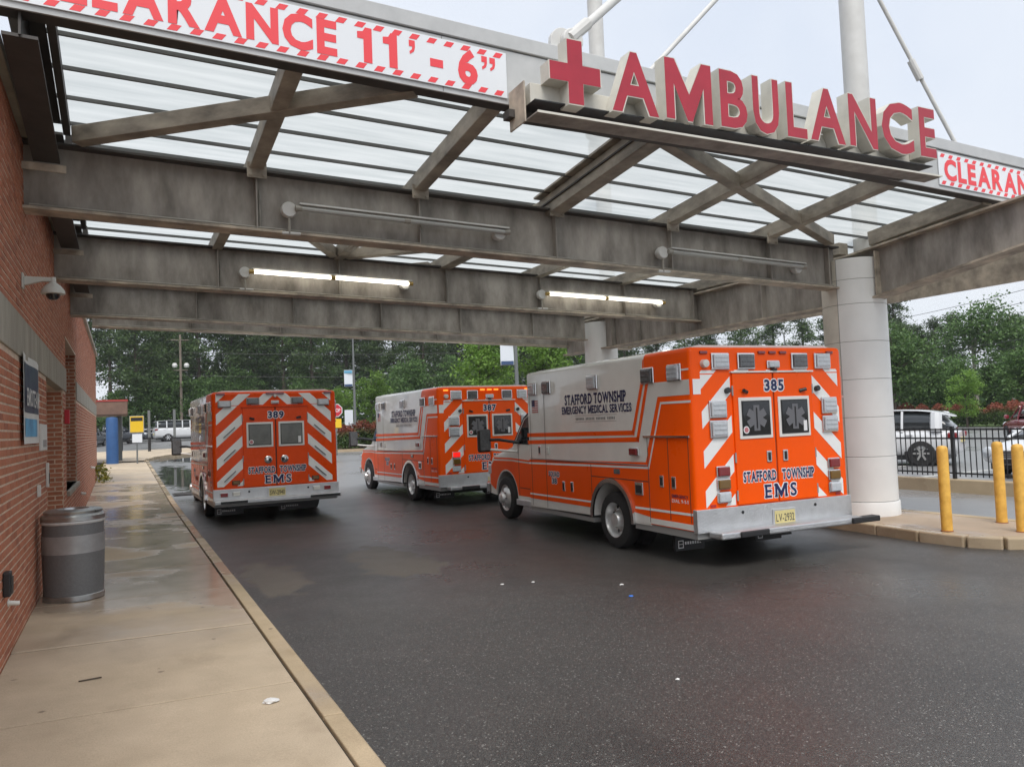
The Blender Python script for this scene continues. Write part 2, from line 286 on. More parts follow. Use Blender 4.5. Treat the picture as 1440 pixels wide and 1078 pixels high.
class MB:
    def __init__(s): s.v = []; s.f = []
    def add(s, vs, fs):
        n = len(s.v); s.v += [tuple(v) for v in vs]; s.f += [tuple(i+n for i in f) for f in fs]; return s
    def box(s, x0, x1, y0, y1, z0, z1):
        return s.add([(x, y, z) for z in (z0, z1) for y in (y0, y1) for x in (x0, x1)],
                     [(0, 2, 3, 1), (4, 5, 7, 6), (0, 1, 5, 4), (2, 6, 7, 3), (0, 4, 6, 2), (1, 3, 7, 5)])
    def bar(s, a, b, w, h, upv=(0, 0, 1)):
        a = Vector(a); b = Vector(b); d = (b-a).normalized(); u = Vector(upv); sd = d.cross(u).normalized(); u = sd.cross(d)
        vs = []
        for p in (a, b):
            for i, j in ((-1, -1), (1, -1), (1, 1), (-1, 1)): vs.append(p+sd*(i*w/2)+u*(j*h/2))
        return s.add(vs, [(0, 1, 2, 3), (7, 6, 5, 4), (0, 4, 5, 1), (1, 5, 6, 2), (2, 6, 7, 3), (3, 7, 4, 0)])
    def tube(s, pts, r, n=8, cap=True):
        pts = [Vector(p) for p in pts]; rs = r if isinstance(r, (list, tuple)) else [r]*len(pts)
        base = len(s.v); d0 = (pts[1]-pts[0]).normalized(); ref = Vector((0, 0, 1)) if abs(d0.z) < .9 else Vector((1, 0, 0))
        for k, p in enumerate(pts):
            d = (pts[min(k+1, len(pts)-1)]-pts[max(k-1, 0)]).normalized(); a = d.cross(ref).normalized(); b = a.cross(d)
            for i in range(n):
                t = 2*math.pi*i/n; s.v.append(tuple(p+(a*math.cos(t)+b*math.sin(t))*rs[k]))
        for k in range(len(pts)-1):
            for i in range(n):
                j = (i+1) % n; s.f.append((base+k*n+i, base+k*n+j, base+(k+1)*n+j, base+(k+1)*n+i))
        if cap: s.f.append(tuple(base+i for i in range(n))[::-1]); s.f.append(tuple(base+(len(pts)-1)*n+i for i in range(n)))
        return s
    def lathe(s, prof, n=20, c=(0, 0, 0), axis='z', cap=True):
        """prof: list of (r, h)"""
        base = len(s.v)
        for r, h in prof:
            for i in range(n):
                t = 2*math.pi*i/n; a, b = r*math.cos(t), r*math.sin(t)
                p = {'z': (a, b, h), 'x': (h, a, b), 'y': (a, h, b)}[axis]; s.v.append((p[0]+c[0], p[1]+c[1], p[2]+c[2]))
        for k in range(len(prof)-1):
            for i in range(n):
                j = (i+1) % n; s.f.append((base+k*n+i, base+k*n+j, base+(k+1)*n+j, base+(k+1)*n+i))
        for k, rev in ((0, True), (len(prof)-1, False)):
            if cap and prof[k][0] > 1e-5:
                f = tuple(base+k*n+i for i in range(n)); s.f.append(f[::-1] if rev else f)
        return s
    def prism(s, poly, lo, hi, axis='x'):
        """extrude a 2D polygon along an axis; axis x: poly=(y,z); y: (x,z); z: (x,y)"""
        n = len(poly); base = len(s.v)
        for h in (lo, hi):
            for a, b in poly: s.v.append({'x': (h, a, b), 'y': (a, h, b), 'z': (a, b, h)}[axis])
        s.f.append(tuple(base+i for i in range(n))); s.f.append(tuple(base+n+i for i in range(n))[::-1])
        for i in range(n):
            j = (i+1) % n; s.f.append((base+j, base+i, base+n+i, base+n+j))
        return s
    def shear(s, k):   # canopy cross-fall: z += k*x
        s.v = [(x, y, z+k*x) for x, y, z in s.v]; return s
    def move(s, d): s.v = [(x+d[0], y+d[1], z+d[2]) for x, y, z in s.v]; return s
    def mesh(s, name='m', smooth=False, fix=True):
        me = bpy.data.meshes.new(name); me.from_pydata(s.v, [], s.f)
        if fix:
            bm = bmesh.new(); bm.from_mesh(me); bmesh.ops.recalc_face_normals(bm, faces=bm.faces); bm.to_mesh(me); bm.free()
        if smooth:
            me.shade_smooth()
            if hasattr(me, 'set_sharp_from_angle'): me.set_sharp_from_angle(angle=R_(35))
        return me
    def build(s, name, m, parent=None, smooth=False, bevel=0., seg=2, fix=True):
        me = s.mesh(name, smooth, fix); me.materials.append(MT[m]); o = bpy.data.objects.new(name, me); link(o, parent)
        if bevel:
            b = o.modifiers.new('b', 'BEVEL'); b.width = bevel; b.segments = seg; b.limit_method = 'ANGLE'; b.angle_limit = R_(40)
        return o
def dup(o, parent, loc=(0, 0, 0), rot=None):
    c = o.copy(); COL.objects.link(c); c.parent = parent; c.location = loc
    if rot: c.rotation_euler = rot
    return c
def obj_from(me, name, m, parent=None, loc=None):
    if not me.materials: me.materials.append(MT[m])
    o = bpy.data.objects.new(name, me); link(o, parent)
    if loc: o.location = loc
    return o

# text -> flat polygons (2D verts, faces), letter by letter
_tx = {}
def own_glyph(ch, e):
    # e: emboldening; unit cap height .7
    c = .70
    if ch == 'M':
        w, t = .78, .10; P = [(-e, -e), (-e, c+e), (t*1.25+e, c+e), (w/2, c*.36+2.4*e), (w-t*1.25-e, c+e), (w+e, c+e), (w+e, -e), (w-t-e, -e), (w-t-e, c*.66-2*e), (w/2+t*.42, -e), (w/2-t*.42, -e), (t+e, c*.66-2*e), (t+e, -e)]
    else:
        P = [(.13-e, -e), (.27+e, -e), (.27+e, c+e), (.17-e, c+e), (.12-e, c*.90), (0-e, c*.84+e), (0-e, c*.70-e), (.13-e, c*.70-e)]
    v = np.array([(x+.05, y, 0.) for x, y in P]); return v, [tuple(range(len(P)))]
def glyph(ch, bold, ext=0.):
    key = (ch, bold, ext)
    if ch in 'M1' and key not in _tx: _tx[key] = own_glyph(ch, bold)
    if key not in _tx:
        cu = bpy.data.curves.new('t', 'FONT'); cu.body = ch; cu.size = 1.; cu.offset = bold; cu.extrude = ext; cu.resolution_u = 3
        o = bpy.data.objects.new('t', cu); COL.objects.link(o); bpy.context.view_layer.update()
        me = o.to_mesh(); v = np.array([tuple(x.co) for x in me.vertices], float).reshape(-1, 3); f = [tuple(p.vertices) for p in me.polygons]
        o.to_mesh_clear(); bpy.data.objects.remove(o); bpy.data.curves.remove(cu); _tx[key] = (v, f)
    return _tx[key]
CAP = None
SERIF = {'S': [], 'T': [(.5, 0, .5)], 'A': [(.06, 0, .34), (.94, 0, .34)], 'F': [(.1, 0, .42), (.06, 1, .2)], 'O': [], 'R': [(.1, 0, .36), (.95, 0, .26)], 'D': [(.05, 0, .2), (.05, 1, .2)], 'W': [(.05, 1, .3), (.95, 1, .3)],
         'N': [(.08, 0, .34), (.05, 1, .24), (.92, 1, .34)], 'H': [(.08, 0, .36), (.08, 1, .36), (.92, 0, .36), (.92, 1, .36)], 'I': [(.5, 0, 1.6), (.5, 1, 1.6)], 'P': [(.12, 0, .42), (.05, 1, .2)], 'E': [(.06, 0, .2), (.06, 1, .2)], 'M': [(.06, 0, .3), (.04, 1, .2), (.94, 0, .3), (.96, 1, .2)]}
def text2d(txt, height, width=None, bold=.03, outline=0., serif=False, gap=.10, keep=None):
    """returns verts2d (origin left-baseline), faces; scaled so that capital height = height and total = width.
    keep = list to receive each letter's (x0, x1)"""
    b0 = bold+outline/height if outline else bold
    H = glyph('H', 0.)[0]; cap = H[:, 1].max()
    xs = 0.; V = []; F = []
    for ch in txt:
        if ch == ' ': xs += cap*.45; continue
        v, f = glyph(ch, b0*cap if outline else bold*cap); vb = glyph(ch, bold*cap)[0]
        x0, x1 = vb[:, 0].min(), vb[:, 0].max(); w = x1-x0
        n = len(V); V += [(p[0]-x0+xs, p[1]) for p in v]; F += [tuple(i+n for i in q) for q in f]
        if serif:
            for fx, ty, fwid in SERIF.get(ch, []):
                e = (outline/height*cap if outline else 0)
                cx = xs+fx*w; hw = fwid*w/2*(.5 if ch in 'DEPFMNAWHRT' else 1)+.055*cap+e; y0, y1 = ((0-e, .10*cap+e) if ty == 0 else (.90*cap-e, cap+e))
                n = len(V); V += [(cx-hw, y0), (cx+hw, y0), (cx+hw, y1), (cx-hw, y1)]; F.append((n, n+1, n+2, n+3))
        if keep is not None: keep.append((xs, xs+w))
        xs += w+gap*cap
    tot = xs-gap*cap; sy = height/cap; sx = (width/tot) if width else sy
    if keep is not None: keep[:] = [(a*sx, b*sx) for a, b in keep]
    return [(x*sx, y*sy) for x, y in V], F
def flat_text(name, txt, m, parent, org, ux, uy, height, width=None, off=0.0015, **kw):
    """lettering on the plane org + x*ux + y*uy, lifted by off along the normal"""
    V, F = text2d(txt, height, width, **kw); ux = Vector(ux); uy = Vector(uy); nn = ux.cross(uy).normalized()
    mb = MB(); mb.add([Vector(org)+ux*x+uy*y+nn*off for x, y in V], F)
    return mb.build(name, m, parent, fix=False)
def clip(poly, a, b, c):
    """keep a*x+b*y<=c"""
    out = []
    for i in range(len(poly)):
        p, q = poly[i], poly[(i+1) % len(poly)]; dp = a*p[0]+b*p[1]-c; dq = a*q[0]+b*q[1]-c
        if dp <= 0: out.append(p)
        if dp*dq < 0:
            t = dp/(dp-dq); out.append((p[0]+(q[0]-p[0])*t, p[1]+(q[1]-p[1])*t))
    return out
def cliprect(poly, x0, x1, y0, y1):
    for a in ((-1, 0, -x0), (1, 0, x1), (0, -1, -y0), (0, 1, y1)):
        poly = clip(poly, *a)
        if len(poly) < 3: return []
    return poly
def GZ(y): return max(0., .0175*(y-20))
# ================================================================== SETTING: ground, road, walk
def sheet(name, x0, x1, ys, m, dz, kind='structure'):
    mb = MB(); vs = []
    for y in ys: vs += [(x0, y, GZ(y)+dz), (x1, y, GZ(y)+dz)]
    mb.add(vs, [(2*i, 2*i+1, 2*i+3, 2*i+2) for i in range(len(ys)-1)]); o = mb.build(name, m, fix=False); tag(o, kind=kind); return o
sheet('ground', -250, 340, (-240, 20, 360), 'soil', -.03)
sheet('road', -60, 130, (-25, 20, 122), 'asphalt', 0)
verge = sheet('grass_verge', 49, 62, (20, 20.01, 110), 'grass', .006)
# sidewalk of cast slabs, falling 2% to the kerb
WX = -.80; CI = 1.02; CO = 1.167
def swz(x): return .15-.0188*(x-WX)
walk = empty('sidewalk'); tag(walk, kind='structure')
mb = MB(); mb.box(-3.6, CO-.01, -6, 20, -.05, .085).build('walk_bed', 'joint_dark', walk)
mb = MB(); mb.add([(-3.6, 20, .085), (CO-.01, 20, .085), (CO-.01, 43, .085+GZ(43)), (-3.6, 43, .085+GZ(43))], [(0, 1, 2, 3)]).build('walk_bed', 'joint_dark', walk)
ys = [5.45+1.82*k for k in range(-6, 21)]
slab = None
for k in range(len(ys)-1):
    y0, y1 = ys[k]+.015, ys[k+1]-.015; e0, e1 = GZ(y0), GZ(y1)
    mb = MB(); x0, x1 = WX, CI-.008
    g = random.uniform(-.004, .004)
    mb.add([(x0, y0, .05), (x1, y0, .05), (x1, y1, .05), (x0, y1, .05), (x0, y0, swz(x0)+g+e0), (x1, y0, swz(x1)+g+e0), (x1, y1, swz(x1)+g+e1), (x0, y1, swz(x0)+g+e1)],
           [(3, 2, 1, 0), (4, 5, 6, 7), (0, 1, 5, 4), (1, 2, 6, 5), (2, 3, 7, 6), (3, 0, 4, 7)])
    mb.build('slab', 'sidewalk_concrete', walk, bevel=.006, seg=1)
kerb = empty('kerb'); tag(kerb, kind='structure')
yy = -5.2; i = 0
while yy < 43:
    L = 3.3; y1 = min(yy+L-.008, 43); zt = swz(CO)+random.uniform(-.004, .004)
    kb = MB().prism([(CI+.012, -.05), (CO+.012, -.05), (CO-.004, zt-.02), (CO-.022, zt), (CI+.012, zt+.004)], yy, y1, 'y')
    kb.v = [(a, b_, c_+GZ(b_)) for a, b_, c_ in kb.v]; kb.build('kerb_stone', 'kerb_concrete', kerb, bevel=.008, seg=2)
    yy += L; i += 1
# kerb that curls to the right at the far end, and the plaza behind it
arc = [(1.02, 43.0), (1.15, 44.5), (1.6, 46.3), (2.4, 48.2), (3.6, 50.0), (5.4, 51.4), (7.6, 52.3), (9.6, 52.6)]
def gz(p, d=0): return (p[0], p[1], GZ(p[1])+d)
plz = [(-30, 43)]+arc+[(9.6, 58), (-30, 58)]
mb = MB(); mb.add([gz(p, .13) for p in plz], [tuple(range(len(plz)))]); o = mb.build('pavement', 'sidewalk_concrete', fix=False); tag(o, kind='structure')
for k in range(len(arc)-1):
    a, b = Vector(gz(arc[k], .06)), Vector(gz(arc[k+1], .06)); d = (b-a).normalized()
    MB().bar(a+d*.006, b-d*.006, .15, .17).build('kerb_stone', 'kerb_concrete', kerb)
# island under the front column
isl = [(9.62, 9.6), (9.60, 8.6), (9.50, 7.6), (9.42, 6.9), (9.45, 6.3), (9.62, 5.95), (9.95, 5.72), (10.4, 5.55), (11.0, 5.35), (11.12, 5.8), (11.10, 8.4), (11.10, 17.6), (9.75, 17.6), (9.68, 12)]
isl2 = [(10.36+(x-10.36)*.86, y+(0.10 if y < 6 else 0)) for x, y in isl]
MB().prism(isl2, -.05, .135, 'z').build('traffic_island', 'island_concrete', bevel=.02)
tag(bpy.data.objects['traffic_island'], kind='structure')
def kerb_ring(pts, w, z, m, parent, Lmax):
    for k in range(len(pts)):
        a, b = Vector((*pts[k], 0)), Vector((*pts[(k+1) % len(pts)], 0))
        n = max(1, int((b-a).length/Lmax))
        for j in range(n):
            p, q = a.lerp(b, j/n), a.lerp(b, (j+1)/n); d = (q-p).normalized()
            MB().bar(p+d*.004+Vector((0, 0, z/2-.02)), q-d*.004+Vector((0, 0, z/2-.02)), w, z+.04).build('kerb_stone', m, parent, bevel=.02, seg=2)
ik = empty('island_kerb'); tag(ik, kind='structure'); kerb_ring(isl, .17, .14, 'kerb_concrete', ik, 2.2)
# kerb wall below the fence, mulch strip, parking bays behind
fk = empty('fence_kerb'); tag(fk, kind='structure')
for k in range(8):
    MB().box(14.93, 15.15, -2+k*3.4, -2+k*3.4+3.39, -.05, .27).build('kerb_stone', 'kerb_concrete', fk, bevel=.02)
MB().box(15.15, 16.3, -2, 25, -.05, .10).build('mulch_bed', 'mulch'); tag(bpy.data.objects['mulch_bed'], kind='structure')
for k, yb in enumerate((7.6, 10.25, 12.9, 15.55, 18.2)):
    o = MB().box(17.2, 22.2, yb-.05, yb+.05, .0, .004).build('parking_line', 'paint_line'); tag(o, kind='structure')
for xb in (30, 42):
    o = MB().box(xb, xb+5.4, 27.0, 27.1, .0+GZ(27), .004+GZ(27)).build('parking_line', 'paint_line'); tag(o, kind='structure')
# planted island with kerb behind the ambulances
mi = [(10.4, 43.6), (19.5, 41.0), (30, 40.2), (30, 46), (11.5, 52)]
mb = MB(); mb.add([gz(p, .10) for p in mi], [tuple(range(len(mi)))]); o = mb.build('planting_bed', 'mulch', fix=False); tag(o, kind='structure')
bk = empty('bed_kerb'); tag(bk, kind='structure')
for k in range(len(mi)):
    a, b = Vector(gz(mi[k], .06)), Vector(gz(mi[(k+1) % len(mi)], .06)); n = max(1, int((b-a).length/3))
    for j in range(n):
        p, q = a.lerp(b, j/n), a.lerp(b, (j+1)/n); d = (q-p).normalized(); MB().bar(p+d*.006, q-d*.006, .18, .20).build('kerb_stone', 'kerb_concrete', bk)
# storm drain grate in the road by the kerb
dr = empty('drain_grate', (1.62, 24.2, GZ(24.2))); tag(dr, 'flat iron drain grate in the wet road beside the kerb', 'drain grate')
MB().box(-.36, .36, -.5, .5, .004, .010).build('frame', 'black_plastic', dr)
for k in range(7): MB().box(-.32, .32, -.44+k*.13, -.36+k*.13, .012, .022).build('grate_bar', 'dark_steel', dr)

# ================================================================== BUILDING
WT = 4.62; BL, BH, BJ = .190, .0555, .013
bld = empty('brick_building', (WX, 8, 0)); tag(bld, 'long red brick hospital wall with a pale stone band, left of the sidewalk', 'building')
OX, OY = WX, 8.0     # local = world - (OX, OY)
opens = [(10.80, 13.73, .15, 2.54), (14.40, 17.60, .95, 3.42)]       # doorway recess, tall window recess
YE = 31.0
mb = MB()            # mortar backing in pieces round the openings
segs = [(2.0, 10.80, .0, WT), (13.73, 14.40, 0, WT), (17.60, YE, 0, WT), (10.80, 13.73, 2.54, WT), (14.40, 17.60, 0, .95), (14.40, 17.60, 3.42, WT)]
for y0, y1, z0, z1 in segs: mb.box(-.35, -.005, y0-OY, y1-OY, z0, z1)
mb.build('mortar_wall', 'mortar', bld)
MB().box(-9, -.36, 1.9-OY, YE-OY, 0, WT-.05).build('wall_core', 'mortar', bld)
for z0 in (): pass
cell = BL+BJ; ch = BH+BJ; BZ0 = .10
bm_near = None; near = []; rest = []
def brick_verts(x0, x1, y0, y1, z0, z1): return (x0, x1, y0, y1, z0, z1)
k = 0; z = BZ0
while z < WT-.06:
    off = (k % 2)*cell/2; y = 2.0-off
    if not (2.50 < z+BH/2 < 2.90):
        while y < YE:
            a, b = max(y, 2.0), min(y+BL, YE)
            for (oy0, oy1, oz0, oz1) in opens:
                if z+BH > oz0 and z < oz1:
                    if a < oy0 < b: b = oy0
                    elif a < oy1 < b: a = oy1
                    elif a >= oy0 and b <= oy1: a = b
            if b-a > .03:
                (near if (6.80 < a and b < 7.84 and z < 4.45 and b-a > .19) else rest).append((a, b, z))
            y += cell
    z += ch; k += 1
near.sort(key=lambda t: t[0]); extra = near[300:]; near = near[:300]; rest += extra
bme = MB().add([(-.02, -BL/2, -BH/2), (-.02, BL/2, -BH/2), (-.02, BL/2, BH/2), (-.02, -BL/2, BH/2), (.0, -BL/2+.003, -BH/2+.003), (.0, BL/2-.003, -BH/2+.003), (.0, BL/2-.003, BH/2-.003), (.0, -BL/2+.003, BH/2-.003)],
               [(4, 5, 6, 7), (0, 1, 5, 4), (1, 2, 6, 5), (2, 3, 7, 6), (3, 0, 4, 7)]).mesh('brick'); bme.materials.append(MT['brick'])
for a, b, z in near:
    o = bpy.data.objects.new('brick', bme); link(o, bld); o.location = (random.uniform(-.002, .002), (a+b)/2-OY, z+BH/2)
def brick_mesh(items, name, parent):   # items: list of 8-vertex arrays
    A = np.array(items, float); n = len(A); V = A.reshape(-1, 3)
    q = np.array([(4, 5, 6, 7), (0, 1, 5, 4), (1, 2, 6, 5), (2, 3, 7, 6), (3, 0, 4, 7)])
    Fc = (q[None]+(np.arange(n)*8)[:, None, None]).reshape(-1, 4)
    me = bpy.data.meshes.new(name); me.from_pydata(V.tolist(), [], Fc.tolist()); me.materials.append(MT['brick'])
    o = bpy.data.objects.new(name, me); link(o, parent); tag(o, kind='stuff'); return o
it = []
for a, b, z in rest:
    d = random.uniform(-.002, .002); a0, b0 = a-OY, b-OY; e = .003
    it.append([(-.02, a0, z), (-.02, b0, z), (-.02, b0, z+BH), (-.02, a0, z+BH), (d, a0+e, z+e), (d, b0-e, z+e), (d, b0-e, z+BH-e), (d, a0+e, z+BH-e)])
# reveals that face the camera: far side of the doorway and of the window recess
for yr, z0, z1, dep in ((13.73, .12, 2.50, .62), (17.60, .97, 3.40, .42)):
    z = z0; k = 0
    while z < z1:
        x = -dep-(k % 2)*cell/2
        while x < -.015:
            a, b = max(x, -dep), min(x+BL, -.012)
            if b-a > .03:
                yf = yr-OY; e = .003
                it.append([(a, yf+.015, z), (b, yf+.015, z), (b, yf+.015, z+BH), (a, yf+.015, z+BH), (a+e, yf-.006, z+e), (b-e, yf-.006, z+e), (b-e, yf-.006, z+BH-e), (a+e, yf-.006, z+BH-e)])
            x += cell
        z += ch; k += 1
brick_mesh(it, 'brickwork', bld)
# doorway: dark soffit, door leaf, frame ; window: frames, panes, sill
dw = empty('doorway', (0, 0, 0), 0, bld)
MB().box(-.62, -.37, 10.80-OY, 13.72-OY, 2.42, 2.54).build('soffit', 'dark_steel', dw)
MB().box(-.60, -.55, 10.90-OY, 11.80-OY, .16, 2.35).build('door_leaf', 'car_grey', dw); MB().box(-.60, -.55, 11.82-OY, 12.72-OY, .16, 2.35).build('door_leaf', 'car_grey', dw)
MB().box(-.70, -.61, 10.80-OY, 13.72-OY, .12, 2.42).build('door_frame', 'dark_steel', dw)
wd = empty('window', (0, 0, 0), 0, bld)
for a, b in ((14.43, 15.45), (15.53, 16.52), (16.60, 17.57)):
    MB().box(-.35, -.34, a-OY, b-OY, .99, 3.40).build('pane', 'dark_glass', wd)
for a in (14.40, 15.46, 16.53, 17.58): MB().box(-.345, -.27, a-OY, a+.06-OY, .97, 3.41).build('mullion', 'white_steel', wd)
MB().box(-.36, .05, 14.38-OY, 17.62-OY, .87, .95).build('sill', 'limestone', wd, bevel=.008)
# limestone band in blocks
bb = [2.0, 3.6, 5.2, 6.8, 8.35, 9.6, 10.8, 12.26, 13.73, 14.40, 17.60, 19.0, 20.6, 22.2, 23.8, 25.4, 27, 28.6, 31.0]
for a, b in zip(bb[:-1], bb[1:]):
    if (a, b) == (14.40, 17.60): continue
    MB().box(-.1, .012, a+.004-OY, b-.004-OY, 2.535, 2.905).build('band_stone', 'limestone', bld, bevel=.004, seg=1)
MB().box(-.37, .06, 2-OY, YE+.05-OY, WT, WT+.10).build('coping', 'limestone', bld, bevel=.01)

# things on the wall
def on_wall(name, y, z, label, cat): return tag(empty(name, (WX, y, z)), label, cat)
po = on_wall('poster', 8.85, 2.17, 'tall white banner with navy picture field and lettering on the brick wall', 'poster')
pv = MB(); n = 8
pts = [(-.80+1.6*i/n) for i in range(n+1)]
def wav(t): return .022+.012*math.sin(t*5)
def strip(y0, y1, z0, z1, off, m, name):
    mb = MB(); k = 8; vs = []
    for i in range(k+1):
        t = y0+(y1-y0)*i/k; w = wav(t)+off; vs += [(w, t, z0), (w, t, z1)]
    mb.add(vs, [(2*i, 2*i+2, 2*i+3, 2*i+1) for i in range(k)]); return mb.build(name, m, po, smooth=True, fix=False)
strip(-.80, .80, -.41, .41, 0, 'poster_white', 'sheet'); strip(-.70, .60, -.12, .335, .004, 'poster_navy', 'picture'); strip(-.62, .32, -.345, -.175, .004, 'poster_blue', 'picture_panel')
flat_text('lettering', "EMOTEAM", 'poster_white', po, (.040, -.62, -.06), (0, 1, 0), (0, 0, 1), .155, 1.14, bold=.02)
nt_ = on_wall('notice_sign', 10.22, 1.82, 'small white notice sheet beside the doorway, right of the banner', 'notice')
MB().box(.002, .014, -.42, .42, -.145, .145).build('sheet', 'poster_white', nt_); MB().box(.0145, .018, -.1, .3, -.11, -.03).build('print', 'decal_grey', nt_)
sc = on_wall('security_camera', 8.32, 3.25, 'beige dome security camera on a wall arm', 'camera'); sc.scale = (.72,)*3
MB().box(.0, .02, -.07, .07, -.10, .10).build('wall_plate', 'camera_white', sc, bevel=.005)
MB().prism([(.02, -.06), (.02, .06), (.36, .055), (.36, .0), (.22, -.0)], -.03, .03, 'y').build('arm', 'camera_white', sc, bevel=.008)
MB().lathe([(.035, .06), (.04, -.01), (.09, -.05), (.135, -.11), (.14, -.155), (.12, -.16)], 20, (.34, 0, 0)).build('housing', 'camera_white', sc, True)
MB().lathe([(.085, -.158), (.075, -.20), (.045, -.228), (.001, -.236)], 16, (.34, 0, 0)).build('dome', 'dark_glass', sc, True)
ob = on_wall('electric_outlet', 6.92, .74, 'black weatherproof outlet box low on the brick wall', 'outlet')
MB().box(0, .05, -.06, .06, -.09, .09).build('box', 'black_plastic', ob, bevel=.01); MB().box(.051, .06, -.04, .04, -.07, .05).build('cover', 'dark_steel', ob)
ob = on_wall('pipe_stub', 7.15, .56, 'short white pipe stub poking from the wall near its foot', 'pipe')
MB().tube([(0, 0, 0), (.07, .03, -.015)], .018, 10).build('pipe', 'white_plastic', ob, True); MB().lathe([(.03, 0), (.03, .008)], 14, axis='x').build('flange', 'white_plastic', ob)
ob = on_wall('pipe_stub', 19.0, .62, 'white pipe stub on the wall beyond the tall window', 'pipe')
MB().tube([(0, 0, 0), (.09, .03, -.02)], .03, 10).build('pipe', 'white_plastic', ob, True)
ob = on_wall('pipe_stub', 25.0, .95, 'white pipe stub on the far stretch of brick wall', 'pipe')
MB().tube([(0, 0, 0), (.10, .03, -.02)], .035, 10).build('pipe', 'white_plastic', ob, True)
ob = on_wall('wall_box', 9.56, 1.26, 'small cream junction box on brick below the banner', 'junction box')
MB().box(0, .03, -.06, .06, -.06, .06).build('box', 'white_plastic', ob, bevel=.006)
ob = on_wall('intercom_panel', 10.62, 1.38, 'slim white intercom panel at the edge of the doorway', 'intercom')
MB().box(0, .03, -.05, .05, -.14, .14).build('panel', 'white_plastic', ob, bevel=.006); MB().box(.031, .036, -.03, .03, -.1, .02).build('keypad', 'black_plastic', ob)
ob = on_wall('fire_alarm', 14.06, 2.13, 'red fire alarm box on the brick pier beside the tall window', 'fire alarm')
MB().box(0, .07, -.09, .09, -.11, .11).build('box', 'stop_red', ob, bevel=.01)

# ================================================================== CANOPY
S = -.0303; X0, DJ = 1.307, 1.8174; Y1, Y2, Y3, Y4 = 8.54, 12.27, 15.98, 17.45; XG = X0+5*DJ; XR = 12.35
ZB, ZT = 3.93, 4.59; YF = 6.20; FB, FT = 4.763, 5.415; XL = -.85
can = empty('canopy', (0, 0, 0)); tag(can, 'large steel ambulance canopy with translucent roof panels and grey fascia', 'canopy')
def zroof(y): return 4.80+(.095*(Y1-y) if y < Y1 else 0.)
def ibeam(name, y, x0, x1, zb, zt, stiff, fwid=.26):
    e = empty(name, (0, 0, 0), 0, can)
    def cut(mb):  # long members get cross cuts for shear accuracy: shear is linear so none needed
        return mb.shear(S)
    cut(MB().box(x0, x1, y-.012, y+.012, zb+.028, zt-.025)).build('web', 'steel', e)
    cut(MB().box(x0, x1, y-fwid/2, y+fwid/2, zb, zb+.028)).build('flange', 'steel_flange', e, bevel=.003, seg=1)
    cut(MB().box(x0, x1, y-fwid/2, y+fwid/2, zt-.025, zt)).build('flange', 'dark_steel', e, bevel=.003, seg=1)
    for xs in stiff:
        cut(MB().box(xs-.008, xs+.008, y-fwid/2+.03, y-.013, zb+.029, zt-.026)).build('stiffener', 'steel', e)
    cut(MB().tube([(x0+.1, y-.075, zb+.05), (x1-.1, y-.075, zb+.05)], .014, 6)).build('conduit', 'conduit', e)
    for xs in stiff[:-1]:
        cut(MB().tube([(xs+.035, y-.035, zb+.05), (xs+.035, y-.035, zt-.2)], .012, 6)).build('conduit', 'conduit', e)
    return e
stf = [X0+k*DJ for k in range(0, 5)]
ibeam('cross_beam', Y1, XL, XG-.42, ZB, ZT, stf+[XG-.62]); ibeam('cross_beam', Y2, XL, XG-.02, ZB, ZT, stf+[XG-.18]); ibeam('cross_beam', Y3, XL, XG-.36, ZB+.02, ZT, stf)
ibeam('cross_beam', Y4, XL+.35, XR, ZB+.02, ZT, stf+[XG])
# edge girder over the columns, tapering up towards the front
e = empty('edge_girder', (0, 0, 0), 0, can); zg = 3.43-S*XG; zgt = ZT-.10
prof = [(Y4-.02, zg), (Y1-.30, zg), (4.6, zg+.52), (4.6, zgt+.30), (Y1, zgt), (Y4-.02, zgt)]
MB().prism(prof, XG-.012, XG+.012, 'x').shear(S).build('web', 'steel', e)
for a, b in ((0, 1), (1, 2)):
    MB().bar((XG, prof[a][0], prof[a][1]), (XG, prof[b][0], prof[b][1]), .28, .03).shear(S).build('flange', 'steel_flange', e)
MB().bar((XG, Y4-.02, zgt), (XG, Y1, zgt), .28, .03).shear(S).build('flange', 'steel_flange', e); MB().bar((XG, Y1, zgt), (XG, 4.6, zgt+.30), .28, .03).shear(S).build('flange', 'steel_flange', e)
for y in (10.4, 13.0, 14.2, 15.2): MB().box(XG-.12, XG-.013, y-.008, y+.008, zg+.02, zgt-.02).shear(S).build('stiffener', 'steel', e)
MB().box(XG-.12, XG-.013, Y1-.52, Y1-.50, zg+.03, zgt-.02).shear(S).build('stiffener', 'steel_flange', e)
# outer side fascia on the right
MB().box(XR-.05, XR, YF+.2, Y4+.1, 3.62-S*XR, 4.25-S*XR).shear(S).build('fascia', 'steel_flange', can)
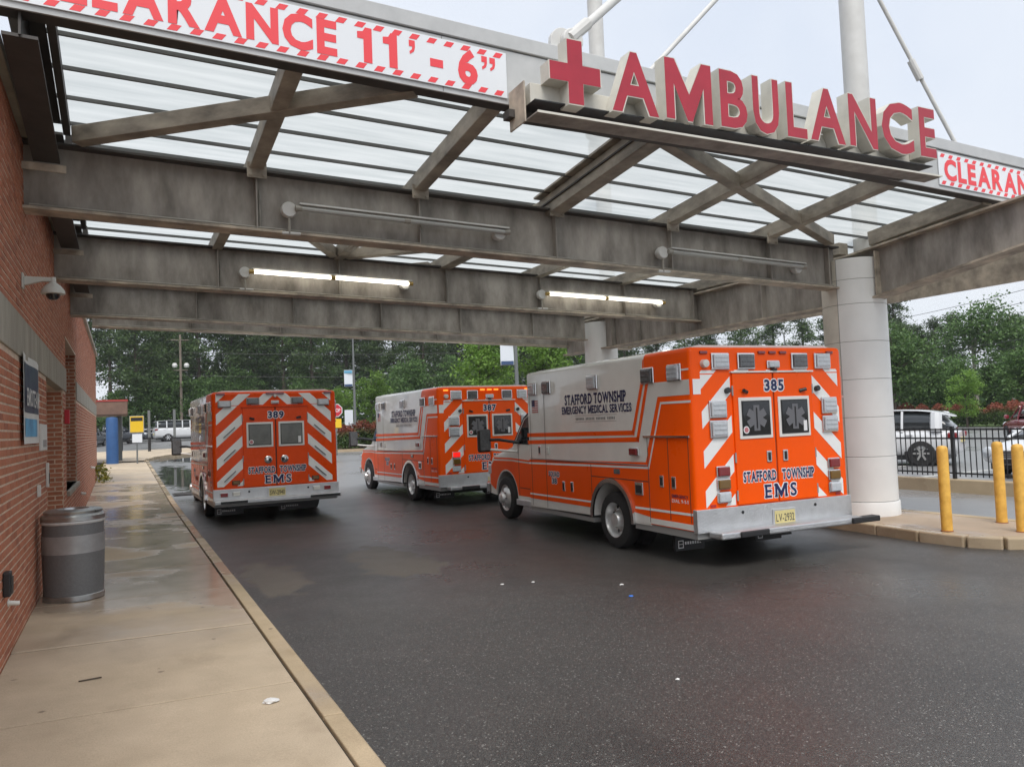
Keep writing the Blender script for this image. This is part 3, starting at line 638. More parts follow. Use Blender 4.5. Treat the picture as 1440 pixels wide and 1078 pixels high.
# joists: rectangular tubes; index 3 (x=X0+2d) is a deeper channel pair, index -1 the wall-side I beam
for k in range(0, 6):
    x = X0+k*DJ; big = (k == 2); w, hgt = (.20, .24) if big else (.145, .19)
    if k == 5: x = XG; w, hgt = .20, .22
    a = (x, YF+.145, zroof(YF+.145)-hgt/2-.05); b = (x, Y1+.135, zroof(Y1)-hgt/2-.05)
    if k == 5: b = (x, Y1-.40, zroof(Y1-.4)-hgt/2-.05)
    j = MB().bar(a, b, w, hgt).shear(S).build('joist', 'steel_tube', can, bevel=.008, seg=1)
    if big:
        for s_ in (-1, 1): MB().bar((x+s_*(w/2+.012), a[1], a[2]+.01), (x+s_*(w/2+.012), b[1], b[2]+.01), .02, .02).shear(S).build('lip', 'dark_steel', j)
        MB().bar((x-.03, a[1], a[2]+hgt/2+.02), (x-.03, b[1], b[2]+hgt/2+.02), .30, .025).shear(S).build('flange', 'steel_tube', j)
    for ya, yb in ((Y1+.135, Y2-.135), (Y2+.135, Y3-.135), (Y3+.135, Y4-.135)):
        MB().bar((x, ya-.0, 4.75-.10), (x, yb+.27, 4.75-.10), w, .19).shear(S).build('joist', 'steel_tube', can, bevel=.008, seg=1)
e = empty('wall_joist', (0, 0, 0), 0, can); xw = -.60
for (ya, yb) in ((YF+.05, Y1-.135), (Y1+.135, Y2-.135), (Y2+.135, Y3-.135)):
    za, zb_ = zroof(ya), zroof(yb)
    MB().bar((xw, ya, za-.22), (xw, yb, zb_-.22), .016, .40).shear(S).build('web', 'dark_steel', e)
    MB().bar((xw, ya, za-.42), (xw, yb, zb_-.42), .22, .025).shear(S).build('flange', 'dark_steel', e); MB().bar((xw, ya, za-.03), (xw, yb, zb_-.03), .24, .025).shear(S).build('flange', 'dark_steel', e)
    MB().bar((xw+.17, ya, za-.09), (xw+.17, yb, zb_-.09), .06, .12).shear(S).build('angle', 'dark_steel', e)
    MB().box(xw-.22, xw+.16, yb-.02, yb+.0, zb_-.52, zb_-.45).shear(S).build('seat_plate', 'steel_flange', e)
# bolted clips where the joists land on the front beam
for k in range(0, 5):
    x = X0+k*DJ; mb = MB().box(x-.10, x+.10, Y1-.150, Y1-.136, ZT-.10, ZT+.06)
    for dx_ in (-.07, .07):
        for dz_ in (-.07, .02): mb.lathe([(.016, -.165), (.016, -.150)], 6, (x+dx_, Y1, ZT+dz_), 'y')
    tag(mb.shear(S).build('bolted_clip', 'steel_tube', can), kind='stuff')
# diagonal braces
for a, b in (((-.35, 8.36), (2.35, 6.36)), ((5.0, 6.38), (9.72, 8.36))):
    A_ = (a[0], a[1], zroof(a[1])-.165); B_ = (b[0], b[1], zroof(b[1])-.165); MB().bar(A_, B_, .14, .16).shear(S).build('brace', 'steel_tube', can, bevel=.006, seg=1)
for a, b in (((X0-.2, Y1+.3), (X0+DJ-.1, Y2-.16)), ((X0+DJ+.1, Y2-.16), (X0+2.9*DJ, Y1+.3)), ((X0+.1, Y3-.16), (X0+1.9*DJ, Y2+.2)), ((X0+4*DJ, Y2+.2), (XG-.2, Y3-.3))):
    MB().bar((a[0], a[1], 4.63), (b[0], b[1], 4.63), .14, .15).shear(S).build('brace', 'steel_tube', can, bevel=.006, seg=1)
# purlins and translucent panels, bay by bay
PUR = [6.84+.522*k for k in range(20)]
bays = [(ya, yb, [p for p in PUR if ya+.06 < p < yb-.06]) for ya, yb in ((YF+.17, Y1), (Y1, Y2), (Y2, Y3), (Y3, Y4))]
xs = [XL, X0-DJ*.0]+[X0+k*DJ for k in range(1, 6)]+[XR-.06]
for ya, yb, pl in bays:
    for y in pl:
        MB().box(XL+.2, XR-.07, y-.012, y+.012, zroof(y)-.040, zroof(y)-.006).shear(S).build('purlin', 'purlin_grey', can)
    ed = [ya]+pl+[yb]
    for p, q in zip(ed[:-1], ed[1:]):
        for xa, xb in zip(xs[:-1], xs[1:]):
            if xa == XL: xa = XL+.12
            mb = MB(); mb.add([(xa+.004, p, zroof(p)+.004), (xb-.004, p, zroof(p)+.004), (xb-.004, q, zroof(q-1e-6)+.004), (xa+.004, q, zroof(q-1e-6)+.004)], [(0, 1, 2, 3)])
            mb.shear(S).build('roof_panel', 'frosted_panel', can, fix=False)
# front fascia
e = empty('fascia', (0, 0, 0), 0, can); XFL = -1.6
MB().box(XFL, XR, YF, YF+.02, FB, 5.262).shear(S).build('fascia_plate', 'fascia_paint', e)
MB().box(XFL, XR, YF+.03, YF+.05, 5.24, 5.29).shear(S).build('groove', 'groove', e)
MB().box(XFL, XR, YF-.02, YF+.10, 5.274, FT).shear(S).build('cap', 'fascia_paint', e, bevel=.006, seg=1)
MB().box(XFL, XR, YF+.021, YF+.17, FB+.003, FB+.02).shear(S).build('flange', 'dark_steel', e)
MB().box(XFL, XR, YF+.15, YF+.169, FB+.021, 4.99).shear(S).build('backing', 'dark_steel', e)
for x in (2.55, 5.9): MB().box(x-.002, x+.002, YF-.003, YF-.0005, FB+.004, 5.258).shear(S).build('panel_joint', 'groove', e)
# masts, lugs and stay rods
for y in (Y1, Y3):
    MB().tube([(10.75, y, 4.0), (10.75, y, 15)], .19, 20).build('mast', 'white_steel', can, True)
def lug(x, y, z, s_=1.):
    l = empty('lug', (x, y, z), 0, can)
    MB().prism([(-.14, -.30)]+[(-.14*math.cos(t), .02+.14*math.sin(t)) for t in [math.pi*i/10 for i in range(11)]]+[(.14, -.30)], -.03, .03, 'y').build('plate', 'white_steel', l, bevel=.004, seg=1)
    return l
l = lug(3.82, 6.26, 5.36); MB().lathe([(.10, -.10), (.11, -.09), (.11, -.035)], 18, (.07, 0, .03), 'y').build('pin', 'white_steel', l, True)
def rod(a, b, r, name='stay_rod'):
    a, b = Vector(a), Vector(b); o = MB().tube([a, b], r, 12).build(name, 'white_steel', can, True); return o
rod((3.98, 6.20, 5.50), (8.4, 7.3, 9.6), .045); MB().tube([(3.86, 6.19, 5.40), (4.08, 6.21, 5.60)], .062, 10).build('clevis', 'white_steel', can, True)
l = lug(5.62, 8.42, 5.30-S*0); rod((5.55, 8.34, 5.52), (9.6, 8.5, 9.6), .035); MB().tube([(5.42, 8.33, 5.40), (5.72, 8.34, 5.66)], .055, 10).build('clevis', 'white_steel', can, True)
rod((9.83, 6.30, 5.05), (8.20, 6.9, 8.60), .026); MB().tube([(9.37, 6.47, 6.02), (9.26, 6.51, 6.27)], .048, 10).build('turnbuckle', 'white_steel', can, True)
MB().tube([(9.85, 6.25, 5.12), (9.8, 6.32, 5.0)], .04, 8).build('clevis', 'white_steel', can)

# columns
c1 = empty('column', (10.39, Y1, .135)); tag(c1, 'wide white panelled column on the concrete island beside ambulance 385', 'column')
ht = 3.95
zs = [.22, .90, 1.50, 2.08, 2.66, 3.24, 3.62, ht]; CR = .47
def arc_panel(a0, a1, z0, z1, r):
    mb = MB(); n = 22; vs = []
    for i in range(n+1):
        t = R_(a0+(a1-a0)*i/n)
        for rr_, zz in ((r-.006, z0+.003), (r, z0+.008), (r, z1-.008), (r-.006, z1-.003)): vs.append((rr_*math.cos(t), rr_*math.sin(t), zz))
    fs = [(4*i+k, 4*i+4+k, 4*i+5+k, 4*i+1+k) for i in range(n) for k in range(3)]; return mb.add(vs, fs)
for a, b in zip(zs[:-1], zs[1:]):
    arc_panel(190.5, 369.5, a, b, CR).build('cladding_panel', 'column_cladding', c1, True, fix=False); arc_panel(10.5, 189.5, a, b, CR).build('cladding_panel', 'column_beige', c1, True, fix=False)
MB().lathe([(CR-.008, 0), (CR-.008, ht)], 40).build('core', 'grey_trim', c1, True); MB().lathe([(CR+.02, 0), (CR+.02, .20), (CR+.01, .215)], 40).build('base_ring', 'column_cladding', c1, True)
c2 = empty('column', (10.48, Y3, .135)); tag(c2, 'grey round column at the rear of the canopy above the ambulance roofs', 'column')
MB().lathe([(.40, 0), (.40, ht)], 32).build('shaft', 'column_cladding', c2, True); MB().lathe([(.43, 0), (.43, .18)], 32).build('base_ring', 'white_steel', c2, True)

# fluorescent lamps on the beams
def lamp(x0, x1, y, z, lit, label):
    o = empty('strip_lamp', (x0, y, z+S*x0)); tag(o, label, 'lamp'); L = x1-x0; sl = S*L
    MB().bar((.08, .02, .05+S*.08), (L, .02, .05+sl), .10, .018).build('reflector', 'white_steel', o)
    MB().tube([(.10, 0, S*.1), (L*.5-.03, 0, sl*.5)], .027, 10).build('tube', 'tube_lit' if lit else 'tube_off', o, True)
    MB().tube([(L*.5+.03, 0, sl*.5), (L-.04, 0, sl)], .027, 10).build('tube', 'tube_lit' if lit else 'tube_off', o, True)
    for t in (.07, L*.5, L-.02): MB().tube([(t-.035, 0, S*t), (t+.035, 0, S*t)], .032, 10).build('socket', 'lamp_brass' if lit else 'conduit', o, True)
    for t in (-.02, L-.10): MB().lathe([(.001, -.02), (.075, -.02), (.085, .0), (.085, .05), (.07, .09)], 18, (t, .05, -.01+S*t), 'y').build('bracket_disc', 'white_steel', o, True)
    MB().tube([(-.02, .06, -.08), (-.02, .06, -.27)], .014, 8).build('conduit', 'conduit', o); MB().box(-.10, .10, .05, .10, -.275, -.245).build('junction_box', 'white_steel', o, bevel=.01)
lamp(1.65, 4.22, Y1-.19, 4.20, False, 'unlit long strip lamp on the left half of the front cross beam')
lamp(6.59, 9.16, Y1-.19, 4.19, False, 'unlit strip lamp on the front cross beam near the white column')
lamp(1.70, 4.29, Y2-.19, 4.23, True, 'glowing strip lamp on the second beam, the left one of two lit')
lamp(6.77, 9.42, Y2-.19, 4.24, True, 'glowing strip lamp on the second beam, the right one of two lit')

# clearance signs
def clearance(xa, xb, z0, label):
    o = empty('clearance_sign', (xa, YF-.004, z0+S*xa)); tag(o, label, 'sign'); W_ = xb-xa; H_ = .42
    def sh(mb): return mb.shear(S)
    sh(MB().box(0, W_, -.012, 0, 0, H_)).build('board', 'sign_white', o, bevel=.002, seg=1)
    mb = MB(); t = .03
    while t < W_-.08:
        for zb in (.012, H_-.062):
            sh(MB().add([(t, -.0135, zb), (t+.07, -.0135, zb), (t+.105, -.0135, zb+.048), (t+.035, -.0135, zb+.048)], [(0, 1, 2, 3)])).build('border_stripe', 'sign_red', o, fix=False)
        t += .1585
    return o, sh
def sign_text(o, sh, txt, x, w, zb, h, bold=.062):
    V, F = text2d(txt, h, w, bold=bold, gap=.13); mb = MB(); mb.add([(x+a, -.0145, zb+b) for a, b in V], F); sh(mb).build('lettering', 'sign_red', o, fix=False)
o, sh = clearance(-.80, 3.17, FB+.045, 'white clearance board with red letters, upper left, reading eleven feet six')
sign_text(o, sh, 'CLEARANCE', .18, 2.24, .080, .26); sign_text(o, sh, "1", 2.59, .125, .075, .275, .03); sign_text(o, sh, "1", 2.81, .125, .075, .275, .03); sign_text(o, sh, "-", 3.23, .12, .10, .275)
sign_text(o, sh, "6", 3.49, .19, .075, .275)
def comma(o, sh, x, z):
    mb = MB(); mb.add([(x, -.0145, z+.05), (x+.055, -.0145, z+.05), (x+.055, -.0145, z-.01), (x+.045, -.0145, z-.045), (x+.008, -.0145, z-.075), (x+.004, -.0145, z-.05), (x+.026, -.0145, z-.03), (x+.03, -.0145, z-.005), (x, -.0145, z-.005)], [tuple(range(9))]); sh(mb).build('lettering', 'sign_red', o, fix=False)
comma(o, sh, 3.04, .295); comma(o, sh, 3.72, .295); comma(o, sh, 3.80, .295)
o, sh = clearance(9.20, 13.17-.95, FB+.050, 'white clearance board with red letters at the right end of the fascia')
sign_text(o, sh, 'CLEARANCE', .10, 2.24, .088, .245)
sign_text(o, sh, "1", 2.50, .125, .08, .265, .03)
# AMBULANCE letters on a raceway with a steel shelf below
am = empty('ambulance_sign', (3.2, 5.75, 4.40)); tag(am, 'raised red AMBULANCE letters with a red cross above the steel shelf', 'sign')
def rel(x, y, z): return (x-3.2, y-5.75, z-4.40)
MB().box(.05, 5.33, .15, .42, .18, .36).build('raceway', 'letter_cream', am, bevel=.004, seg=1)
MB().box(.0, 5.32, -.05, .17, .010, .022).build('shelf', 'steel', am); MB().box(.0, 5.32, -.062, -.05, .008, .028).build('shelf_edge', 'letter_cream', am)
MB().box(-.02, -.005, .14, .43, -.0, .36).build('end_plate', 'steel_flange', am); MB().box(.045, 5.335, .06, .43, .168, .178).build('raceway_shade_plate', 'fence_black', am); MB().box(-.08, 5.24, .32, .44, .10, .17).build('shelf_angle', 'dark_steel', am)  # black plate under the raceway: its shadow put in as colour
def channel_letter(poly_v, poly_f, x, zb, name):
    """front face red, returns cream: extrude 2D letter"""
    e = empty(name, (0, 0, 0), 0, am); dep = .19
    bm = bmesh.new(); vs = [bm.verts.new((x+a, 0, zb+b)) for a, b in poly_v]
    for f in poly_f:
        try: bm.faces.new([vs[i] for i in f])
        except ValueError: pass
    bmesh.ops.remove_doubles(bm, verts=bm.verts, dist=1e-5)
    me = bpy.data.meshes.new('face'); fr = bm.copy()
    bmesh.ops.translate(fr, verts=fr.verts, vec=(0, -.002, 0)); fr.to_mesh(me); fr.free(); me.materials.append(MT['letter_red']); o = bpy.data.objects.new('face', me); link(o, e)
    r = bmesh.ops.extrude_face_region(bm, geom=list(bm.faces)); bmesh.ops.translate(bm, verts=[g for g in r['geom'] if isinstance(g, bmesh.types.BMVert)], vec=(0, dep, 0))
    bmesh.ops.recalc_face_normals(bm, faces=bm.faces); me = bpy.data.meshes.new('return'); bm.to_mesh(me); bm.free(); me.materials.append(MT['letter_cream']); o = bpy.data.objects.new('return', me); link(o, e)
def trimmed(ch, x0, x1, zb, h):
    V, F = text2d(ch, h, x1-x0, bold=.050)
    e = empty('letter', (0, 0, 0), 0, am); x = x0-3.2; zb = zb-4.40
    bm = bmesh.new(); vs = [bm.verts.new((x+a, 0, zb+b)) for a, b in V]
    for f in F:
        try: bm.faces.new([vs[i] for i in f])
        except ValueError: pass
    bmesh.ops.remove_doubles(bm, verts=bm.verts, dist=1e-5)
    r = bmesh.ops.extrude_face_region(bm, geom=list(bm.faces)); bmesh.ops.translate(bm, verts=[g for g in r['geom'] if isinstance(g, bmesh.types.BMVert)], vec=(0, .145, 0))
    bmesh.ops.recalc_face_normals(bm, faces=bm.faces); me = bpy.data.meshes.new('return'); bm.to_mesh(me); bm.free(); me.materials.append(MT['letter_cream']); link(bpy.data.objects.new('return', me), e)
    Vf, Ff = text2d(ch, h, x1-x0, bold=.034); mb = MB(); mb.add([(x+a, -.002, zb+b) for a, b in Vf], Ff); mb.build('face', 'letter_red', e, fix=False)
lt = [('A', 4.01, 4.53, 4.585), ('M', 4.62, 5.18, 4.60), ('B', 5.285, 5.63, 4.61), ('U', 5.71, 6.06, 4.615), ('L', 6.17, 6.45, 4.625), ('A', 6.50, 7.02, 4.635), ('N', 7.09, 7.53, 4.645), ('C', 7.61, 8.14, 4.655), ('E', 8.25, 8.53, 4.665)]
for ch_, a, b, zb in lt: trimmed(ch_, a, b, zb, .535)
cr = [(.19, 0), (.35, 0), (.35, .20), (.54, .20), (.54, .37), (.35, .37), (.35, .60), (.19, .60), (.19, .37), (0, .37), (0, .20), (.19, .20)]
e = empty('cross', (0, 0, 0), 0, am); cx, cz = 3.36-3.2, 4.55-4.40
MB().prism([(cx+a, cz+b) for a, b in cr], 0, .15, 'y').build('return', 'letter_cream', e)
ci = [(cx+.27+(a-.27)*.965, cz+.29+(b-.29)*.965) for a, b in cr]; mb = MB(); mb.add([(a, -.002, b) for a, b in ci], [tuple(range(12))]); mb.build('face', 'letter_red', e, fix=False)
# ================================================================== AMBULANCES
ML, MH, MW = 4.40, 2.58, 1.22; RA, FA = 1.83, 5.84
def arc_pts(cy, cz, r, a0, a1, n=14): return [(cy+r*math.cos(R_(a0+(a1-a0)*i/n)), cz+r*math.sin(R_(a0+(a1-a0)*i/n))) for i in range(n+1)]
def shell(profile, x0, x1, rounds, name, m, parent, r=.06):
    """extrude a side silhouette across x, then round only the edges picked by rounds(midpoint, direction)"""
    bm = bmesh.new(); n = len(profile); L = []
    for x in (x0, x1): L.append([bm.verts.new((x, a, b)) for a, b in profile])
    bm.faces.new(L[0]); bm.faces.new(L[1][::-1])
    for i in range(n): bm.faces.new((L[0][(i+1) % n], L[0][i], L[1][i], L[1][(i+1) % n]))
    bmesh.ops.recalc_face_normals(bm, faces=bm.faces)
    ed = [e for e in bm.edges if rounds((e.verts[0].co+e.verts[1].co)/2, (e.verts[1].co-e.verts[0].co).normalized())]
    if ed: bmesh.ops.bevel(bm, geom=ed, offset=r, segments=4, profile=.5, affect='EDGES', clamp_overlap=True)
    me = bpy.data.meshes.new(name); bm.to_mesh(me); bm.free(); me.shade_smooth(); me.set_sharp_from_angle(angle=R_(28)); me.materials.append(MT[m])
    o = bpy.data.objects.new(name, me); link(o, parent); return o
def poly_side(name, poly, m, parent, x=-MW, off=.003):
    mb = MB(); s_ = -1 if x < 0 else 1; mb.add([(x+s_*off, a, b) for a, b in poly], [tuple(range(len(poly)))]); return mb.build(name, m, parent, fix=False)
def poly_rear(name, polys, m, parent, y=0., off=.003):
    mb = MB()
    for p in polys: mb.add([(a, y-off, b) for a, b in p], [tuple(range(len(p)))])
    return mb.build(name, m, parent, fix=False)
def seg_strip(pts, w):
    """thin band along a polyline in 2D -> list of quads"""
    out = []
    for (a, b) in zip(pts[:-1], pts[1:]):
        d = Vector((b[0]-a[0], b[1]-a[1])).normalized(); nx, ny = -d.y*w/2, d.x*w/2; ex, ey = d.x*w/2, d.y*w/2
        out.append([(a[0]-ex+nx, a[1]-ey+ny), (b[0]+ex+nx, b[1]+ey+ny), (b[0]+ex-nx, b[1]+ey-ny), (a[0]-ex-nx, a[1]-ey-ny)])
    return out
def polys_side(name, polys, m, parent, x=-MW, off=.003):
    mb = MB(); s_ = -1 if x < 0 else 1
    for p in polys: mb.add([(x+s_*off, a, b) for a, b in p], [tuple(range(len(p)))])
    return mb.build(name, m, parent, fix=False)
def side_light(parent, y, z, w, h, lens, x=-MW, name='side_light'):
    s_ = -1 if x < 0 else 1; e = empty(name, (x, y, z), 0, parent)
    MB().box(*sorted((0, s_*.03)), -w/2, w/2, -h/2, h/2).build('bezel', 'chrome', e, bevel=.012); MB().box(*sorted((s_*.028, s_*.055)), -w*.42, w*.42, -h*.42, h*.42).build('lens', lens, e, bevel=.02, seg=2)
    for k in (-1, 0, 1): MB().box(*sorted((s_*.054, s_*.060)), -w*.36, w*.36, k*h*.26-.012, k*h*.26+.012).build('louvre', lens, e, bevel=.004, seg=1)
def rear_light(parent, x, z, w, h, lens, y=0., name='rear_light', ribs=True, bez='chrome', dep=.05):
    e = empty(name, (x, y, z), 0, parent)
    MB().box(-w/2, w/2, -dep*.55, 0, -h/2, h/2).build('bezel', bez, e, bevel=.014); MB().box(-w*.42, w*.42, -dep, -dep*.5, -h*.40, h*.40).build('lens', lens, e, bevel=.02, seg=2)
    if ribs:
        for k in (-1, 0, 1): MB().box(-w*.34, w*.34, -dep-.006, -dep+.002, k*h*.25-.012, k*h*.25+.012).build('louvre', lens, e, bevel=.004, seg=1)
    return e
_wheel = {}
def wheel(parent, x, y, side, rear):
    """side -1 left / +1 right; rear = dished dual wheel"""
    e = empty('wheel', (x, y, .385), 0, parent)
    key = (side, rear)
    if key not in _wheel:
        R = .385; w = .21; s_ = side
        tp = [(R*.62, -w/2), (R*.80, -w/2-.004), (R*.95, -w/2+.012), (R, -w/2+.045), (R, w/2-.045), (R*.95, w/2-.012), (R*.80, w/2+.004), (R*.62, w/2)]
        tm = MB().lathe(tp, 36, axis='x', cap=False)
        if rear: tm.lathe([(r_, h_-s_*.28) for r_, h_ in tp], 36, axis='x', cap=False)
        tme = tm.mesh('tyre', True); tme.materials.append(MT['rubber'])
        if rear: pr = [(.245, w/2-.005), (.232, w/2-.01), (.222, w/2-.04), (.205, w/2-.11), (.15, w/2-.13), (.12, w/2-.12), (.105, w/2-.10), (.10, w/2-.03), (.085, w/2-.005), (.001, w/2)]
        else: pr = [(.245, w/2-.005), (.232, w/2-.01), (.222, w/2-.03), (.20, w/2-.035), (.165, w/2+.005), (.14, w/2+.03), (.10, w/2+.04), (.085, w/2+.10), (.06, w/2+.115), (.001, w/2+.12)]
        rm = MB().lathe([(r_, s_*h_) for r_, h_ in pr], 28, axis='x', cap=False).mesh('rim', True); rm.materials.append(MT['rim_bright'])
        hm = MB()
        for i in range(8):
            t = 2*math.pi*i/8; rr = .16 if rear else .125
            hm.lathe([(.016, 0), (.016, s_*.035), (.001, s_*.04)], 8, (s_*((w/2-.128) if rear else (w/2+.03)), rr*math.cos(t), rr*math.sin(t)), 'x')
        hme = hm.mesh('lug_nuts', True); hme.materials.append(MT['chrome'])
        km = MB()
        for i in range(8):
            t = 2*math.pi*(i+.5)/8; km.lathe([(.026, 0), (.026, s_*.004)], 10, (s_*((w/2-.112) if rear else (w/2-.028)), .178*math.cos(t) if rear else .183*math.cos(t), .178*math.sin(t) if rear else .183*math.sin(t)), 'x')
        kme = km.mesh('hand_holes'); kme.materials.append(MT['black_plastic'])
        _wheel[key] = (tme, rm, hme, kme)
    for nm, me in zip(('tyre', 'rim', 'lug_nuts', 'hand_holes'), _wheel[key]): link(bpy.data.objects.new(nm, me), e)

def star_of_life(parent, x, z, r, y):
    mb = MB()
    for k in range(3):
        t = R_(60*k+90); d = Vector((math.cos(t), math.sin(t))); n = Vector((-d.y, d.x)); w = r*.30
        P = [d*r+n*w, -d*r+n*w, -d*r-n*w, d*r-n*w]; mb.add([(x+p.x, y-k*.0006, z+p.y) for p in P], [(0, 1, 2, 3)])
    mb.build('star_emblem', 'star_grey', parent, fix=False)
    MB().tube([(x, y-.004, z-r*.8), (x, y-.004, z+r*.8)], .008, 6).build('emblem_staff', 'black_plastic', parent)

def chevrons(name, parent, z0, period, thick, slope, xi, xo, zb, zdoor, ztop, cx=0.02):
    """white bands that climb towards the middle on both sides of the doors"""
    polys = []
    for s_ in (-1, 1):
        k = -6
        while z0+k*period < 3.2:
            zl = z0+k*period; k += 1
            W_ = xo-.02; base = [(0, zl), (W_, zl+slope*W_), (W_, zl+slope*W_+thick), (0, zl+thick)]
            for rc in ((0, xo-xi, zb, zdoor), (0, W_, zdoor+.012, ztop)):
                q = cliprect(base, *rc)
                if len(q) >= 3: poly_rear('chevron', [[(cx+s_*(xo-a), b) for a, b in q]], 'reflective_white', parent)

def mirror_arm(parent, s_):
    e = empty('mirror', (s_*1.0, 5.55, 1.30), 0, parent)
    MB().tube([(0, -.35, .10), (s_*.22, .05, .16), (s_*.42, .25, .16)], .028, 8).build('arm', 'black_plastic', e, True)
    MB().tube([(0, -.25, -.06), (s_*.24, .1, -.03), (s_*.42, .25, .0)], .022, 8).build('arm', 'ems_white', e, True)
    MB().box(*sorted((s_*.32, s_*.56)), .17, .30, -.06, .36).build('housing', 'black_plastic', e, bevel=.04, seg=3)
    MB().box(*sorted((s_*.34, s_*.54)), .163, .169, -.02, .33).build('glass', 'lens_dark', e)

def ambulance(num, pose, label, variant):
    x, y, yaw, z0 = pose
    A = empty('ambulance', (x, y, GZ(y)*0), -yaw); tag(A, label, 'ambulance', 'ambulances parked under the canopy')
    old = variant == 389; ORG = 'ems_dark_orange' if old else 'ems_orange'
    # -------- patient module
    arch = arc_pts(RA, .40, .50, 0, 180, 18)
    pf = [(.93, .40)]+[(a, max(b, .40)) for a, b in arch[::-1]]+[(ML, .36), (ML, MH), (.93, MH)]
    shell(pf, -MW, MW, lambda m_, d: (abs(d.y) > .9 and m_.z > MH-.01) or (m_.y > ML-.01 and (abs(d.x) > .9 and m_.z > 1 or abs(d.z) > .9)), 'module', 'ems_white', A)
    pr = [(0, .42), (.9298, .42), (.9298, MH), (0, MH)]
    shell(pr, -MW, MW, lambda m_, d: (abs(d.y) > .9 and m_.z > MH-.01) or (m_.y < .01 and (abs(d.x) > .9 and m_.z > 1 or abs(d.z) > .9)), 'module', ORG, A)
    MB().box(-.80, .80, .25, 6.3, .30, .62).build('chassis', 'black_plastic', A); MB().tube([(-.95, RA, .385), (.95, RA, .385)], .08, 8).build('axle', 'black_plastic', A)
    for yy_ in (.35, 1.25): MB().box(-.9, .9, yy_, yy_+.1, .24, .42).build('crossmember', 'black_plastic', A)
    MB().box(-MW+.01, MW-.01, 2.36, ML, .30, .362).build('skirt_rail', 'grey_trim', A); MB().box(-MW+.01, MW-.01, .02, 1.30, .33, .422).build('skirt_rail', 'grey_trim', A)
    MB().prism([(-MW+.06, MH-.012), (-MW+.2, MH+.03), (MW-.2, MH+.03), (MW-.06, MH-.012)], .1, ML-.1, 'y').build('roof_crown', 'ems_white' if not old else 'ems_white', A)
    MB().box(-.3, .3, 3.2, 3.9, MH+.02, MH+.10).build('roof_vent', 'ems_white', A, bevel=.03)
    # -------- paint scheme on both sides
    for s_ in (-1, 1):
        X = s_*MW
        Dl = [(.02, 2.00), (.65, 2.00), (.98, 1.20), (ML-.02, 1.14)]
        low = [(.93, .515), (.93, 1.32), (.98, 1.20), (ML-.03, 1.14), (ML-.03, .50), (2.38, .50)]+[(RA+.55*math.cos(R_(t)), max(.40+.55*math.sin(R_(t)), .5)) for t in range(10, 171, 8)]+[(1.28, .515)]
        low = [(.93, 1.32), (.98, 1.20), (ML-.03, 1.14), (ML-.03, .50)]+[(RA+.53*math.cos(R_(t)), .40+.53*math.sin(R_(t))) for t in range(12, 169, 8)]+[(.93, .51)]
        poly_side('orange_field', low, ORG, A, X)
        polys_side('white_field', [[(.93, 2.20), (.02, 2.20), (.02, 2.02), (.66, 2.02), (.93, 1.36)]], 'ems_white', A, X)
        poly_side('orange_corner', [(.93, MH-.07), (.93, 2.2), (1.0, 2.2), (.95, MH-.07)], ORG, A, X)
        pl = [(ML-.03, 1.545), (1.24, 1.575), (.99, 2.20)]; pl2 = [(ML-.03, 1.425), (1.14, 1.49), (.88, 2.195)]
        polys_side('stripe', seg_strip(pl, .062)+seg_strip([(a, b) for a, b in pl2], .062), ORG, A, X, .0035)
        D2 = [(.02, 1.94), (.60, 1.94), (.92, 1.13), (ML-.03, 1.08)]
        polys_side('pinstripe', seg_strip(D2, .028)+seg_strip([(ML-.03, .575), (2.40, .59)], .026)+seg_strip([(1.25, .605), (.03, .615)], .03)+seg_strip([(.30, 2.32), (.03, 2.32)], .022), 'reflective_white', A, X, .0045)
        for q in ([(ML-.03, .37), (2.42, .40), (2.38, .47), (ML-.03, .465)], [(.93, .425), (1.30, .425), (1.29, .50), (.93, .50)], [(.03, .43), (.925, .43), (.925, .50), (.03, .50)]): polys_side('rocker_panel', [q], 'ems_white', A, X, .0045)
        gaps = [[(ML-.12, 2.35), (ML-.12, .40)], [(3.76, 2.3), (3.76, .40)], [(2.36, 1.12), (2.36, .48)], [(.93, 1.53), (.93, .45)], [(.50, 1.52), (.50, .52)], [(.10, 1.52), (.10, .52)], [(3.74, 1.125), (2.36, 1.16)], [(2.36, .96), (.95, .955)]]
        polys_side('door_gap', [q for g in gaps for q in seg_strip(g, .012)], 'seam', A, X, .0055)
        MB().box(*sorted((X, X+s_*.022)), .06, 1.0, 1.515, 1.54).build('drip_rail', 'chrome', A)
        MB().box(*sorted((X, X+s_*.015)), .95, ML-.1, 1.155, 1.168).build('trim_rail', 'grey_trim', A)
        # lettering
        ux = (0, s_*1., 0); nav = 'decal_navy'
        def tx(t, ya, yb, zb, h_, bold=.04, serif=True, m=nav, off=.005, gap=.08, outline=0.):
            start = ya if s_ < 0 else yb
            return flat_text('lettering', t, m, A, (X, start, zb), ux, (0, 0, 1), h_, abs(ya-yb), off=off, bold=bold, serif=serif, gap=gap, outline=outline)
        tx('STAFFORD TOWNSHIP', 3.06, 1.37, 2.0, .14, .05, gap=.12); tx('EMERGENCY MEDICAL SERVICES', 3.16, 1.25, 1.862, .105, .045, gap=.12)
        polys_side('tagline', [[(2.77, 1.828), (1.62, 1.828), (1.62, 1.833), (2.77, 1.833)], [(2.77, 1.738), (1.62, 1.738), (1.62, 1.743), (2.77, 1.743)]]+[[(2.74-k*.042-.1*(k//8 > 0)*0, 1.765), (2.715-k*.042, 1.765), (2.715-k*.042, 1.80), (2.74-k*.042, 1.80)] for k in range(26) if k % 7 != 6], 'decal_grey', A, X, .005)
